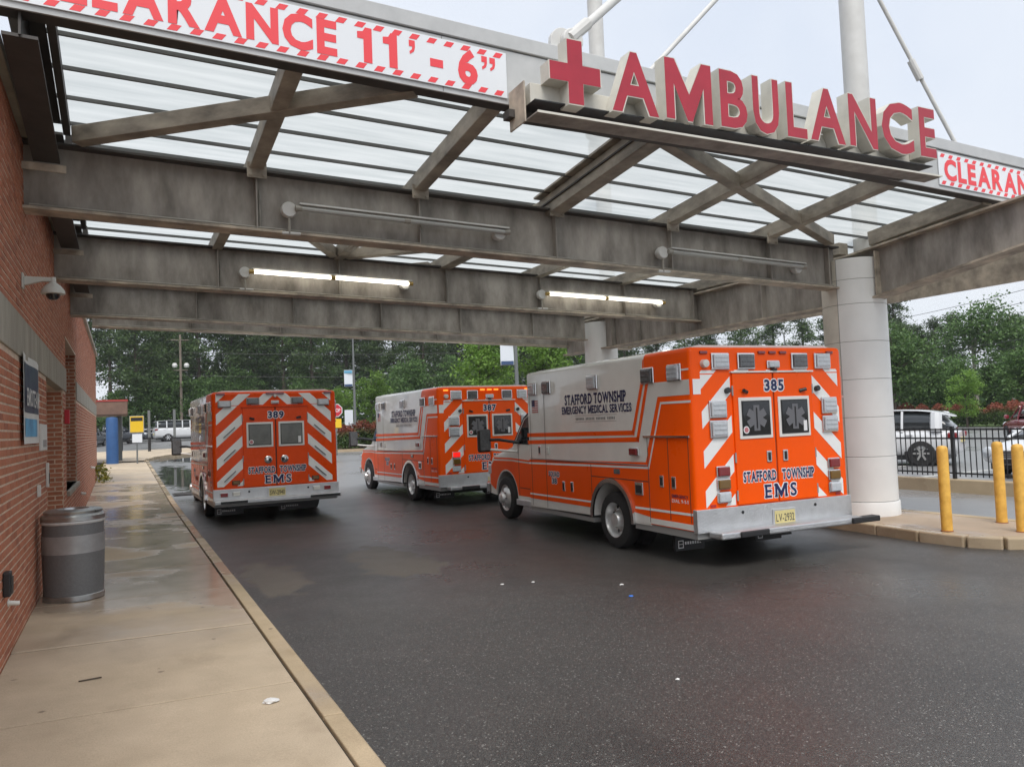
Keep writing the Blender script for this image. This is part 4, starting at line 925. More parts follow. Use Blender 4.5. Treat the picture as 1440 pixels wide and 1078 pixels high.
        tx('SQUAD', 3.68, 3.33, .90, .07, off=.0055, m='decal_white', outline=.010); tx('SQUAD', 3.68, 3.33, .90, .07, off=.0065); tx('38', 3.58, 3.42, .79, .08, off=.0055, m='decal_white', outline=.010); tx('38', 3.58, 3.42, .79, .08, off=.0065)
        tx('EMERGENCY', .46, .14, .795, .035, .03, False, off=.007); tx('DIAL 9-1-1', .46, .14, .735, .04, .03, False, m='decal_white', off=.007)
        # flag
        fy0, fy1 = (4.20, 3.97)
        polys_side('flag', [[(fy0-(fy0-fy1)*0, 1.91+k*.0354), (fy1, 1.91+k*.0354), (fy1, 1.91+k*.0354+.017), (fy0, 1.91+k*.0354+.017)] for k in range(6)], 'decal_red', A, X, .005)
        polys_side('flag_canton', [[(fy0, 2.01), (fy0-.11, 2.01), (fy0-.11, 2.12), (fy0, 2.12)]], nav, A, X, .006)
        # lights, handles and fittings
        for yy_, lens in ((4.13, 'lens_clear'), (3.63, 'lens_dark'), (2.21, 'lens_clear'), (.84, 'lens_dark'), (.285, 'lens_clear')): side_light(A, yy_, 2.295, .27, .21, lens, X)
        side_light(A, 1.21, 1.33, .2, .11, 'lens_red', X)
        for yy_, zz_ in ((3.20, .765), (2.94, .77), (.655, .975), (.41, .97), (3.97, 1.30)):
            e = empty('handle', (X, yy_, zz_), 0, A); MB().box(*sorted((0, s_*.012)), -.04, .04, -.075, .075).build('cup', 'chrome', e, bevel=.01); MB().box(*sorted((s_*.0125, s_*.02)), -.02, .02, -.05, .05).build('latch', 'black_plastic', e, bevel=.004, seg=1)
        MB().box(*sorted((X, X+s_*.02)), 3.64, 3.72, 1.24, 1.36).build('keypad', 'white_plastic', A, bevel=.006)
        MB().box(*sorted((X, X+s_*.018)), 1.60, 1.74, 1.02, 1.09).build('vent', 'lens_dark', A, bevel=.008); MB().box(*sorted((X, X+s_*.02)), 1.06, 1.24, .77, .94).build('fuel_door', 'chrome', A, bevel=.01); MB().box(*sorted((X+s_*.0205, X+s_*.024)), 1.09, 1.21, .80, .90).build('outlet', 'black_plastic', A)
        # bright arch trim over the rear wheel
        mb = MB(); n = 20; vs = []
        for i in range(n+1):
            t = R_(-2+184*i/n); 
            for r_ in (.495, .555): vs += [(X+s_*.004, RA+r_*math.cos(t), .40+r_*math.sin(t)), (X+s_*.035, RA+r_*math.cos(t), .40+r_*math.sin(t))]
        fs = []
        for i in range(n):
            a = i*4; b = a+4; fs += [(a+1, b+1, b+3, a+3), (a, a+1, b+1, b), (a+2, b+2, b+3, a+3)]
        mb.add(vs, fs).build('wheel_arch', 'chrome', A, smooth=True)
        wheel(A, s_*1.10, RA, s_, True); wheel(A, s_*.92, FA, s_, False)
        MB().box(*sorted((s_*.55, s_*.98)), .80, .83, .10, .42).build('mud_flap', 'black_plastic', A)
        fl = -1.22 if s_ < 0 else .10
    # mud flap marks hang below the step
    for xx in (-.92, .34):
        e = empty('mud_flap', (xx, .55, 0), 0, A); MB().box(-.22, .22, 0, .014, .12, .42).build('flap', 'black_plastic', e)
        mb = MB(); 
        for (a, b, c_, d_) in ((-.18, -.10, .15, .16), (-.18, -.10, .235, .245), (-.18, -.17, .15, .245), (-.11, -.10, .15, .245), (-.18, -.10, .195, .202)): mb.add([(a, -.002, c_), (b, -.002, c_), (b, -.002, d_), (a, -.002, d_)], [(0, 1, 2, 3)])
        for k in range(7): mb.add([(-.08+k*.037, -.002, .19), (-.055+k*.037, -.002, .19), (-.055+k*.037, -.002, .225), (-.08+k*.037, -.002, .225)], [(0, 1, 2, 3)])
        mb.build('flap_mark', 'decal_white', e, fix=False)
    # -------- rear face
    cx = .02 if not old else -.02
    if old: chevrons('chevrons', A, 1.49, .44, .21, .92, .645, 1.13, .72, 2.30, 2.535, cx)
    else: chevrons('chevrons', A, 1.61, .465, .205, .93, .66, 1.10, .69, 2.25, 2.30, cx)
    if not old: poly_rear('white_wrap', [[(-MW+.03, 2.02), (-1.08, 2.02), (-1.08, 2.20), (-MW+.03, 2.20)]], 'reflective_white', A, 0, .003)
    dz0, dz1 = .69, 2.26
    for s_ in (-1, 1):
        d = empty('rear_door', (cx, 0, 0), 0, A); xa, xb = sorted((s_*.012, s_*.635))
        MB().box(xa, xb, -.022, .01, dz0, dz1).build('panel', ORG, d, bevel=.006)
        w0, w1 = sorted((s_*.065, s_*.555))
        MB().box(w0-.012, w1+.012, -.034, -.02, 1.465, 1.965).build('window_frame', 'ems_white', d, bevel=.05, seg=3)
        MB().box(w0+.025, w1-.025, -.041, -.033, 1.505, 1.925).build('window_seal', 'black_plastic', d, bevel=.04, seg=3)
        MB().box(w0+.04, w1-.04, -.0445, -.041, 1.52, 1.91).build('window_glass', 'grey_glass' if old else 'dark_glass', d)
        if not old: star_of_life(d, s_*.31, 1.715, .155, -.0465)
        if s_ < 0:
            MB().lathe([(.045, -.0475), (.045, -.046), (.001, -.046)], 18, (w0+.075, 0, 1.575), 'y').build('round_sticker', 'decal_white', d); MB().lathe([(.032, -.0485), (.032, -.0478), (.001, -.0478)], 16, (w0+.075, 0, 1.575), 'y').build('sticker_centre', 'car_pink', d)
        else: MB().box(w1-.115, w1-.06, -.0475, -.045, 1.53, 1.66).build('label_sticker', 'decal_white', d)
        hx = s_*.13
        if old:
            MB().lathe([(.001, -.05), (.05, -.05), (.075, -.035), (.08, -.022)], 20, (s_*.16, 0, 1.21), 'y').build('latch', 'chrome', d, True); MB().box(*sorted((s_*.10, s_*.16)), -.058, -.048, 1.18, 1.24).build('paddle', 'black_plastic', d, bevel=.008)
        else:
            MB().box(hx-.04, hx+.04, -.035, -.02, 1.17, 1.31).build('latch', 'chrome', d, bevel=.012); MB().box(hx-.018, hx+.018, -.045, -.034, 1.19, 1.29).build('paddle', 'black_plastic', d, bevel=.006, seg=1)
        MB().tube([(s_*.42, -.02, 2.03), (s_*.50, -.06, 2.05)], .022, 8).build('hook', 'black_plastic', d, True)
        for zz in (.80, 1.25, 2.05): MB().tube([(s_*.64, -.02, zz-.06), (s_*.64, -.02, zz+.06)], .011, 6).build('hinge', 'grey_trim', d)
    poly_rear('door_gap', [[(cx-.010, .69), (cx+.010, .69), (cx+.010, 2.26), (cx-.010, 2.26)]], 'seam', A, 0, .004)
    MB().box(cx-.66, cx+.66, -.035, 0, 2.266, 2.285).build('drip_rail', ORG if old else 'ems_white', A)
    def rt_text(t, xa, xb, zb, h_, serif=True, bold=.05, gap=.14):
        flat_text('lettering_edge', t, 'decal_white', A, (xa, 0, zb), (1, 0, 0), (0, 0, 1), h_, xb-xa, off=.0235, bold=bold, serif=serif, outline=.012, gap=gap)
        flat_text('lettering', t, 'decal_navy', A, (xa, 0, zb), (1, 0, 0), (0, 0, 1), h_, xb-xa, off=.025, bold=bold, serif=serif, gap=gap)
    dx = cx-.02
    rt_text(num, dx-.125, dx+.185, 2.045, .125, False, .06); rt_text('STAFFORD', dx-.525, dx-.01, .955, .112, True, .055); rt_text('TOWNSHIP', dx+.085, dx+.61, .955, .112, True, .055); rt_text('EMS', dx-.20, dx+.305, .745, .15, True, .035, .34)
    # marker and warning lights
    if old:
        for xx, lens in ((-.99, 'lens_clear'), (-.45, 'lens_dark'), (.42, 'lens_dark'), (.955, 'lens_clear')): rear_light(A, xx, 2.39 if lens == 'lens_dark' else 2.34, .25, .14, lens, bez='grey_trim', ribs=False)
        for xa, xb in ((-1.14, -.98), (-.20, .16), (.97, 1.13)): MB().box(xa, xb, -.03, .0, MH-.065, MH-.02).build('marker_light', 'lens_red', A, bevel=.006)
        rear_light(A, -.02, 2.36, .16, .07, 'lens_clear', ribs=False, name='load_light', bez='white_plastic'); MB().lathe([(.001, -.06), (.03, -.055), (.035, 0)], 12, (-.02, 0, 2.49), 'y').build('camera', 'white_plastic', A, True)
        for s_ in (-1, 1):
            for k, zb in enumerate((1.68, 1.24, .82)):
                a = (cx+s_*1.00, -.012, zb); b = (cx+s_*.78, -.012, zb+.20); MB().bar(a, b, .016, .028, (0, -1, 0)).build('light_bar', 'lens_dark', A)
            rear_light(A, cx+s_*.78, .79, .15, .085, 'lens_amber', ribs=False, name='turn_light', bez='black_plastic', dep=.03)
    else:
        for xx, lens in ((-.78, 'lens_clear'), (-.385, 'lens_dark'), (.475, 'lens_dark'), (.865, 'lens_clear')): rear_light(A, xx, 2.405, .27, .205, lens)
        rear_light(A, .04, 2.365, .20, .10, 'lens_clear', ribs=False, name='load_light'); MB().box(.01, .07, -.05, 0, 2.285, 2.31).build('camera', 'black_plastic', A)
        lit = variant == 387
        for xx in (-1.02, -.13, .04, .21, 1.0): MB().box(xx-.055, xx+.055, -.022, 0, 2.495, 2.53).build('marker_light', 'lens_amber_lit' if lit else 'lens_red', A, bevel=.006)
        for s_, c_ in ((-1, -.85), (1, .94)):
            for zz in (1.835, 1.60): rear_light(A, c_, zz, .265, .215, 'lens_clear')
            c2_ = c_+(.03 if s_ < 0 else .02)
            for zz, lens in ((1.10, 'lens_red_lit' if lit and s_ < 0 else 'lens_red'), (.95, 'lens_amber'), (.795, 'lens_clear')): rear_light(A, c2_, zz, .205, .135, lens, ribs=False, name='tail_light')
            MB().tube([(cx+s_*.72, 0, 2.05), (cx+s_*.72, -.05, 2.06)], .035, 10).build('rubber_stop', 'black_plastic', A)
            MB().box(cx+s_*1.0-.04, cx+s_*1.0+.04, -.008, 0, .69, .72).build('reflector', 'decal_red', A)
        MB().lathe([(.001, -.07), (.045, -.06), (.05, 0)], 14, (-1.02, 0, 2.38), 'y').build('spot_light', 'white_plastic', A, True)
    # kick plate, number plate, step bumper
    kp = 'aluminium' if old else 'diamond'
    MB().box(-MW-.012, MW+.012, -.02, .06, .40, .675).build('kick_plate', kp, A, bevel=.008)
    for xx in (-.56, .60): MB().lathe([(.02, -.026), (.02, -.02)], 12, (xx, 0, .60), 'y').build('buffer_hole', 'black_plastic', A)
    pz = .56 if old else .50
    e = empty('licence_plate', (.08 if not old else -.02, 0, pz), 0, A); MB().box(-.185, .185, -.035, -.018, -.10, .10).build('frame', 'aluminium', e, bevel=.006); MB().box(-.16, .16, -.040, -.034, -.078, .075).build('plate', 'plate_yellow', e)
    if variant != 387: flat_text('lettering', {385: 'LV-2932', 389: 'SW-2940'}[variant], 'plate_dark', e, (-.145, 0, -.055), (1, 0, 0), (0, 0, 1), .09, .29, off=.042, bold=.01)
    st = empty('step_bumper', (0, 0, 0), 0, A)
    if old:
        MB().box(-MW-.01, MW+.01, -.22, -.021, .39, .47).build('step', 'aluminium', st, bevel=.015); MB().box(-1.12, -.62, -.232, -.215, .405, .455).build('pad', 'black_plastic', st); MB().box(.60, 1.20, -.232, -.215, .405, .455).build('pad', 'black_plastic', st)
        for xx, zz, lens, w_ in ((-1.03, .565, 'lens_red', .16), (-.80, .57, 'white_plastic', .16), (.77, .575, 'white_plastic', .16), (.99, .57, 'lens_red', .16)): rear_light(A, xx, zz, w_, .095, lens, y=-.02, ribs=False, name='tail_light', bez='aluminium', dep=.03)
    else:
        MB().box(-1.08, 1.16, -.26, -.021, .345, .425).build('step', 'diamond', st, bevel=.02); MB().box(-.82, -.40, -.29, -.255, .350, .42).build('pad', 'black_plastic', st, bevel=.012); MB().box(.95, 1.42, -.29, -.16, .350, .42).build('pad', 'black_plastic', st, bevel=.012)
    # -------- cab
    W = .99
    farch = arc_pts(FA, .40, .475, 0, 180, 14)
    cp = [(ML-.05, .40)]+[(5.30, .40)]+[(a, b) for a, b in farch[::-1]]+[(6.60, .42), (6.66, .60), (6.62, .95), (6.50, 1.13), (6.1, 1.22), (5.60, 1.32), (4.98, 1.90), (4.80, 1.97), (ML-.05, 2.0)]
    shell(cp, -W, W, lambda m_, d: m_.z > .95 and (abs(d.x) < .5), 'cab_body', 'ems_white', A, .07)
    for s_ in (-1, 1):
        X = s_*W
        low = [(ML-.02, .46), (ML-.02, 1.02), (5.6, 1.06), (6.40, 1.05), (6.58, .92), (6.60, .60), (6.36, .50)]+[(FA+.50*math.cos(R_(t)), .40+.50*math.sin(R_(t))) for t in range(14, 167, 8)]+[(5.34, .46)]
        poly_side('orange_field', low, ORG, A, X); polys_side('stripe', seg_strip([(ML-.02, 1.065), (5.6, 1.105), (6.38, 1.095)], .03), ORG, A, X, .004)
        poly_side('side_window', [(4.55, 1.36), (5.42, 1.38), (4.98, 1.80), (4.84, 1.86), (4.55, 1.88)], 'dark_glass', A, X, .005)
        polys_side('window_trim', seg_strip([(5.48, 1.37), (5.0, 1.83), (4.84, 1.90), (4.53, 1.91)], .03), 'black_plastic', A, X, .0065)
        polys_side('door_gap', [q for g in ([(5.28, 1.36), (5.28, .46)], [(4.5, 1.9), (4.5, .46)], [(4.5, .60), (5.25, .60)]) for q in seg_strip(g, .012)], 'seam', A, X, .0055)
        MB().box(*sorted((X, X+s_*.03)), 4.60, 4.76, 1.16, 1.22).build('door_handle', 'ems_white', A, bevel=.008)
        MB().box(*sorted((X-s_*.25, X+s_*.06)), 4.44, 5.32, .30, .40).build('side_step', 'aluminium', A, bevel=.01)
        MB().box(*sorted((X-s_*.26, X+s_*.01)), 6.52, 6.70, .78, .98).build('headlight', 'lens_clear', A, bevel=.03)
        mirror_arm(A, s_)
    MB().box(-W-.02, W+.02, 6.56, 6.80, .42, .64).build('front_bumper', 'chrome', A, bevel=.05, seg=3); MB().box(-.6, .6, 6.60, 6.69, .70, 1.0).build('grille', 'black_plastic', A, bevel=.02)
    mb = MB(); mb.add([(-.88, 5.57, 1.355), (.88, 5.57, 1.355), (.84, 5.02, 1.872), (-.84, 5.02, 1.872)], [(0, 1, 2, 3)]); o = mb.build('windscreen', 'dark_glass', A); o.location = (0, .012, .012)
    return A
ambulance('385', (7.167, 7.177, .0300, 0), 'orange and white ambulance 385 nearest the camera, beside the white column', 385)
ambulance('387', (7.358, 15.921, -.0180, 0), 'orange and white ambulance 387 with lit tail light, middle one of three', 387)
ambulance('389', (2.795, 16.282, -.0170, 0), 'orange ambulance 389 seen from behind, parked along the sidewalk kerb', 389)
def at(px, dist):   # bearing of a picture column, at a chosen distance along the ground
    a = YAW+math.atan((px-720)/F_PX); return dist*math.sin(a), dist*math.cos(a)
# ================================================================== STREET FURNITURE NEAR
b = empty('trash_bin', (-.47, 9.42, swz(-.47))); tag(b, 'round grey metal mesh trash bin with lighter band against the brick wall', 'trash bin')
MB().lathe([(.285, 0), (.285, .05), (.275, .06)], 40).build('base_ring', 'bin_steel', b, True); MB().lathe([(.278, .05), (.29, .48)], 40).build('mesh_body', 'bin_mesh', b, True)
MB().lathe([(.291, .48), (.292, .66)], 40).build('band', 'bin_band', b, True); MB().lathe([(.286, .66), (.286, .80)], 40).build('upper_mesh', 'bin_mesh', b, True)
MB().lathe([(.288, .775), (.296, .785), (.297, .80), (.290, .812), (.292, .83)], 40).build('bag_edge', 'bag', b, True); MB().lathe([(.29, .80), (.30, .81), (.30, .85), (.285, .87), (.26, .875)], 40).build('top_ring', 'bin_steel', b, True)
MB().lathe([(.27, .872), (.275, .90), (.25, .915), (.15, .92), (.14, .88), (.001, .80)], 40).build('lid', 'bin_steel', b, True)
for k, (x, y, lb) in enumerate(((9.60+.02, 6.68, 'yellow steel bollard nearest the white column, left one of three'), (10.79, 6.68, 'yellow steel bollard set furthest back, middle one of three'), (10.20, 6.06, 'yellow steel bollard at the right edge of the picture'))):
    o = empty('bollard', (x, y, .135)); tag(o, lb, 'bollard', 'yellow bollards on the island')
    MB().lathe([(.068, .012), (.068, 1.06), (.064, 1.085), (.048, 1.105), (.001, 1.115)], 24).build('post', 'bollard_yellow', o, True); MB().lathe([(.078, 0), (.078, .006), (.070, .012)], 24).build('base_ring', 'rust', o, True)
# fence
f = empty('metal_fence', (15.04, 0, .27)); tag(f, 'black metal picket fence on a low kerb in front of the parking lot', 'fence')
for z in (.10, .80, .98): MB().box(-.016, .016, 1.0, 24, z, z+.032).build('rail', 'fence_black', f)
pm = MB().box(-.008, .008, -.008, .008, .05, 1.02).mesh('picket'); pm.materials.append(MT['fence_black'])
y = 1.0
while y < 24: o = bpy.data.objects.new('picket', pm); link(o, f); o.location = (-.0, y, .0); y += .118
for k in range(11): MB().box(-.03, .03, .97+k*2.3, 1.03+k*2.3, 0, 1.06).build('post', 'fence_black', f)
# litter
def litter(x, y, z, s_, m, label):
    bm = bmesh.new(); bmesh.ops.create_icosphere(bm, subdivisions=2, radius=1)
    rr = random.Random(int(x*1000+y*77))
    for v in bm.verts: v.co = Vector((v.co.x*s_*rr.uniform(.6, 1.2), v.co.y*s_*rr.uniform(.5, 1.), max(-.2, v.co.z)*s_*.35*rr.uniform(.5, 1.3)))
    me = bpy.data.meshes.new('litter'); bm.to_mesh(me); bm.free(); me.materials.append(MT[m]); o = bpy.data.objects.new('litter', me); link(o); o.location = (x, y, z+.003+s_*.07); tag(o, label, 'litter')
litter(.80, 5.10, swz(.8), .055, 'litter_white', 'crumpled white paper scrap on the sidewalk slab near the kerb')
litter(4.52, 6.55, 0, .030, 'litter_blue', 'tiny blue scrap on the asphalt in the foreground'); litter(4.75, 7.05, 0, .028, 'litter_white', 'small white scrap on the asphalt just beyond the blue one')
litter(4.05, 7.75, 0, .024, 'litter_white', 'white scrap on the asphalt behind the others, left of two'); litter(3.72, 7.85, 0, .024, 'litter_white', 'leftmost white scrap on the asphalt')
litter(3.35, 4.35, 0, .018, 'litter_white', 'tiny white speck on the asphalt closest to the camera')
o = MB().box(-.07, .07, -.006, .006, 0, .006).build('twig', 'bark'); o.location = (-.22, 6.20, swz(-.22)); o.rotation_euler = (0, 0, .1); tag(o, 'thin dark twig lying on the sidewalk', 'twig')

# ================================================================== PARKED CARS
def loft(rings, name, m, parent, sub=2, closed=True):
    mb = MB(); n = len(rings[0])
    for r in rings: mb.v += [tuple(p) for p in r]
    for k in range(len(rings)-1):
        for i in range(n): j = (i+1) % n; mb.f.append((k*n+i, k*n+j, (k+1)*n+j, (k+1)*n+i))
    mb.f.append(tuple(range(n))); mb.f.append(tuple((len(rings)-1)*n+i for i in range(n)))
    o = mb.build(name, m, parent, True); md = o.modifiers.new('s', 'SUBSURF'); md.levels = sub; md.render_levels = sub; return o
def body_ring(y, zb, zs, zt, wb, ws, wt):
    """closed ring: sill, shoulder, top; left to right"""
    return [(-wb, y, zb), (-ws, y, (zb+zs)/2), (-ws, y, zs), (-wt, y, zt), (0, y, zt+.03), (wt, y, zt), (ws, y, zs), (ws, y, (zb+zs)/2), (wb, y, zb), (0, y, zb)]
def car(name, x, y, rz, kind, paint, label, cat='car', wr=.34, dark_rim=False):
    A = empty(name, (x, y, GZ(y)), -rz); tag(A, label, cat); rim = 'black_plastic' if dark_rim else 'aluminium'
    if kind == 'suv':
        L, wd, wy = 4.75, .94, (.95, 3.75)
        R = [(0, .42, .80, .98, .80, .84, .74), (.06, .30, .82, 1.04, .86, .91, .80), (.5, .26, .84, 1.06, .88, wd, .84), (1.6, .24, .86, 1.05, .88, wd, .86), (3.0, .24, .84, 1.03, .88, wd, .86), (3.5, .25, .82, 1.0, .88, wd, .84), (4.35, .28, .76, .92, .86, .90, .76), (4.68, .34, .70, .82, .78, .82, .66), (4.75, .42, .66, .74, .70, .74, .60)]
        G = [(.10, .98, 1.10, .76, .72), (.42, 1.0, 1.50, .80, .66), (.85, 1.0, 1.60, .82, .64), (1.8, 1.0, 1.63, .83, .64), (2.7, 1.0, 1.58, .82, .62), (3.25, 1.0, 1.28, .80, .68), (3.62, .98, 1.06, .76, .74)]
        roof = [(.10, 1.42), (.45, 1.56), (1.0, 1.645), (1.8, 1.675), (2.6, 1.625), (2.95, 1.50)]
    elif kind == 'sedan':
        L, wd, wy = 4.80, .92, (1.0, 3.82)
        R = [(0, .44, .78, .92, .76, .82, .70), (.06, .32, .80, .97, .84, .88, .76), (.6, .24, .80, .98, .86, wd, .80), (1.6, .22, .80, .94, .86, wd, .82), (3.1, .22, .78, .92, .86, wd, .82), (3.6, .23, .76, .90, .86, wd, .80), (4.35, .26, .68, .80, .84, .88, .72), (4.72, .32, .60, .70, .76, .80, .60), (4.80, .40, .54, .62, .66, .70, .52)]
        G = [(.70, .92, .96, .74, .70), (1.15, .93, 1.22, .78, .64), (1.7, .92, 1.38, .79, .58), (2.4, .92, 1.40, .80, .58), (2.95, .92, 1.26, .79, .60), (3.75, .90, .94, .76, .72)]
        roof = [(1.2, 1.25), (1.55, 1.36), (2.0, 1.41), (2.5, 1.385), (2.8, 1.31)]
    elif kind == 'van':
        L, wd, wy = 5.75, 1.0, (1.15, 4.70)
        R = [(0, .45, 1.10, 1.30, .9, .96, .93), (.05, .34, 1.1, 1.34, .94, .99, .95), (.6, .30, 1.1, 1.34, .95, wd, .96), (2.0, .28, 1.1, 1.32, .95, wd, .96), (4.2, .28, 1.08, 1.30, .95, wd, .96), (4.7, .30, 1.0, 1.18, .94, .99, .88), (5.4, .34, .88, 1.04, .90, .94, .76), (5.70, .40, .76, .88, .82, .86, .66), (5.75, .46, .70, .78, .76, .80, .6)]
        G = [(.03, 1.25, 1.90, .92, .84), (.3, 1.25, 1.97, .935, .85), (2., 1.25, 1.99, .94, .86), (3.7, 1.25, 1.96, .935, .84), (4.2, 1.24, 1.72, .92, .82), (4.85, 1.10, 1.22, .88, .82)]
        roof = [(.02, 1.90), (.3, 2.0), (1.5, 2.04), (3.0, 2.03), (3.8, 1.98), (4.0, 1.90)]
    else:
        L, wd, wy = 5.5, .97, (1.2, 4.45)
        R = [(0, .55, .95, 1.15, .88, .92, .90), (.05, .45, .95, 1.2, .92, .95, .93), (1.0, .40, .95, 1.2, .93, wd, .94), (1.95, .38, .95, 1.2, .93, wd, .94), (3.0, .36, .95, 1.18, .93, wd, .92), (4.1, .36, .95, 1.14, .93, wd, .90), (5.1, .42, .86, 1.06, .9, .94, .80), (5.45, .48, .78, .95, .84, .88, .72), (5.5, .52, .72, .85, .8, .84, .7)]
        G = [(1.95, 1.12, 1.25, .84, .80), (2.1, 1.12, 1.72, .85, .74), (2.6, 1.12, 1.82, .86, .70), (3.3, 1.12, 1.80, .86, .70), (3.7, 1.12, 1.55, .85, .74), (4.25, 1.10, 1.18, .82, .80)]
        roof = [(2.0, 1.76), (2.3, 1.86), (2.8, 1.90), (3.3, 1.87), (3.5, 1.78)]
    loft([body_ring(*r) for r in R], 'body', paint, A)
    loft([[(-wb, yy, zb), (-(wb+wt)/2-.02, yy, (zb+zt)/2), (-wt, yy, zt), (wt, yy, zt), ((wb+wt)/2+.02, yy, (zb+zt)/2), (wb, yy, zb)] for yy, zb, zt, wb, wt in G], 'glasshouse', 'car_glass', A)
    wt_ = G[2][4]-.015; loft([[(-wt_, yy, zt-.05), (-wt_*.96, yy, zt-.012), (-wt_*.6, yy, zt), (wt_*.6, yy, zt), (wt_*.96, yy, zt-.012), (wt_, yy, zt-.05), (0, yy, zt-.05)] for yy, zt in roof], 'roof', paint, A)
    g0, g1, gm = G[0], G[-1], G[2]; zr = roof[len(roof)//2][1]
    for s_ in (-1, 1):
        def side_pt(t, f):   # t along y, f 0 belt .. 1 roof
            for a, b_ in zip(G[:-1], G[1:]):
                if a[0] <= t <= b_[0]:
                    u = (t-a[0])/(b_[0]-a[0]); zb, zt, wb, wt = [a[q]*(1-u)+b_[q]*u for q in (1, 2, 3, 4)]; return Vector((s_*(wb*(1-f)+wt*f+.012), t, zb*(1-f)+zt*f))
            return Vector((s_*.8, t, 1))
        ys_ = {'suv': (.55, 1.45, 2.45), 'sedan': (1.25, 2.15, 2.95), 'van': (.25, 1.05, 2.45, 3.15, 4.0), 'pickup': (2.1, 3.0)}[kind]
        for t in ys_: MB().tube([side_pt(t, -.02), side_pt(t, .5)+Vector((s_*.02, 0, 0)), side_pt(t, .96)], (.06 if kind == 'van' else .16 if (kind == 'suv' and t < .6) else .035), 8).build('pillar', paint, A, True)
        fr = [side_pt(G[-1][0]-.05, .1), side_pt(G[-2][0], .85), side_pt(G[-3][0]+.05, .98)]; MB().tube(fr, .038, 6).build('pillar', paint, A, True)
        for yy_ in wy:
            MB().lathe([(wr+.085, s_*.0), (wr+.085, s_*.035), (wr+.02, s_*.038), (.001, s_*.030)], 26, (s_*(wd-.075), yy_, wr+.01), 'x').build('wheel_arch', 'black_plastic', A, True)
            e = empty('wheel', (s_*(wd-.075), yy_, wr), 0, A); MB().lathe([(wr*.6, -.1), (wr*.93, -.095), (wr, -.06), (wr, .06), (wr*.93, .075), (wr*.66, .072)], 28, axis='x', cap=False).build('tyre', 'rubber', e, True)
            MB().lathe([(wr*.66, s_*.078), (wr*.60, s_*.05), (wr*.2, s_*.06), (.001, s_*.062)], 20, axis='x', cap=False).build('rim', 'black_plastic', e, True)
            for k in range(6): t = 2*math.pi*k/6; MB().bar((s_*.068, 0, 0), (s_*.072, wr*.62*math.cos(t), wr*.62*math.sin(t)), .055, .02, (1, 0, 0)).build('spoke', 'grey_trim' if dark_rim else 'aluminium', e)
        fz = R[-2][3]; MB().lathe([(.001, -.10), (.10, -.08), (.14, 0), (.12, .10), (.001, .16)], 14, (s_*(R[-2][5]-.16), R[-2][0]-.02, fz-.10), 'y').build('headlight', 'lens_clear', A, True)
        MB().box(*sorted((s_*(R[1][5]-.16), s_*(R[1][5]+.012))), .0, .26, R[1][2]-.04, R[1][2]+.14).build('tail_light', 'lens_red', A, bevel=.04, seg=3)
        MB().lathe([(.001, -.1), (.09, -.07), (.10, .04), (.001, .12)], 12, (s_*(wd+.10), G[-2][0]-.02, G[-2][1]+.10), 'y').build('mirror', paint, A, True)
        for t in ys_[1:]: MB().box(*sorted((s_*(wd-.02), s_*(wd+.012))), t-.30, t-.12, R[3][2]+.03, R[3][2]+.06).build('door_handle', paint, A)
    for k in range(4): MB().box(-.34, .34, L-.02, L+.012, R[-1][2]-.05+k*.045, R[-1][2]-.03+k*.045).build('grille_bar', 'black_plastic', A)
    MB().box(-.52, .52, L-.06, L+.004, .34, .46).build('lower_grille', 'black_plastic', A, bevel=.02); MB().box(-.26, .26, -.025, .02, .66, .80).build('licence_plate', 'plate_yellow', A)
    MB().box(-.8, .8, .3, L-.4, .18, .40).build('underbody', 'black_plastic', A)
    return A
car('parked_suv', 22.05, 14.64, -.45, 'suv', 'car_white', 'white SUV with dark wheels behind the fence, half hidden by the white column', wr=.37, dark_rim=True)
car('parked_sedan', 23.1, 10.95, -math.pi/2, 'sedan', 'car_white', 'white sedan facing the fence at the right edge of the picture')
car('parked_suv', *at(1490, 38), .75, 'suv', 'car_maroon', 'maroon SUV seen from behind at the right edge, before the hedge', wr=.36)
car('parked_suv', *at(1452, 60), 1.2, 'suv', 'car_pink', 'pale red car on the road beyond the hedge, far right')
car('pickup_truck', -3.6, 79.5, math.pi/2-.1, 'pickup', 'car_dark', 'dark pickup truck behind the blue post in the far parking lot', 'truck', wr=.40)
car('parked_sedan', .1, 86.5, math.pi/2, 'sedan', 'car_dark', 'dark car partly hidden behind the white van in the far lot')
car('parked_suv', -3.0, 73.0, .2, 'suv', 'car_grey', 'grey SUV at the far lot next to the brick corner')
car('parked_sedan', 19.2, 66, -2.1, 'sedan', 'car_white', 'white car above the reddish bush, left of ambulance 387')
car('parked_sedan', 33.0, 62, -2.0, 'sedan', 'car_white', 'white car far off behind the ambulances')
car('passenger_van', 2.7, 82.5, math.pi/2-.10, 'van', 'car_white', 'long white passenger van in the far parking lot', 'van', wr=.38)

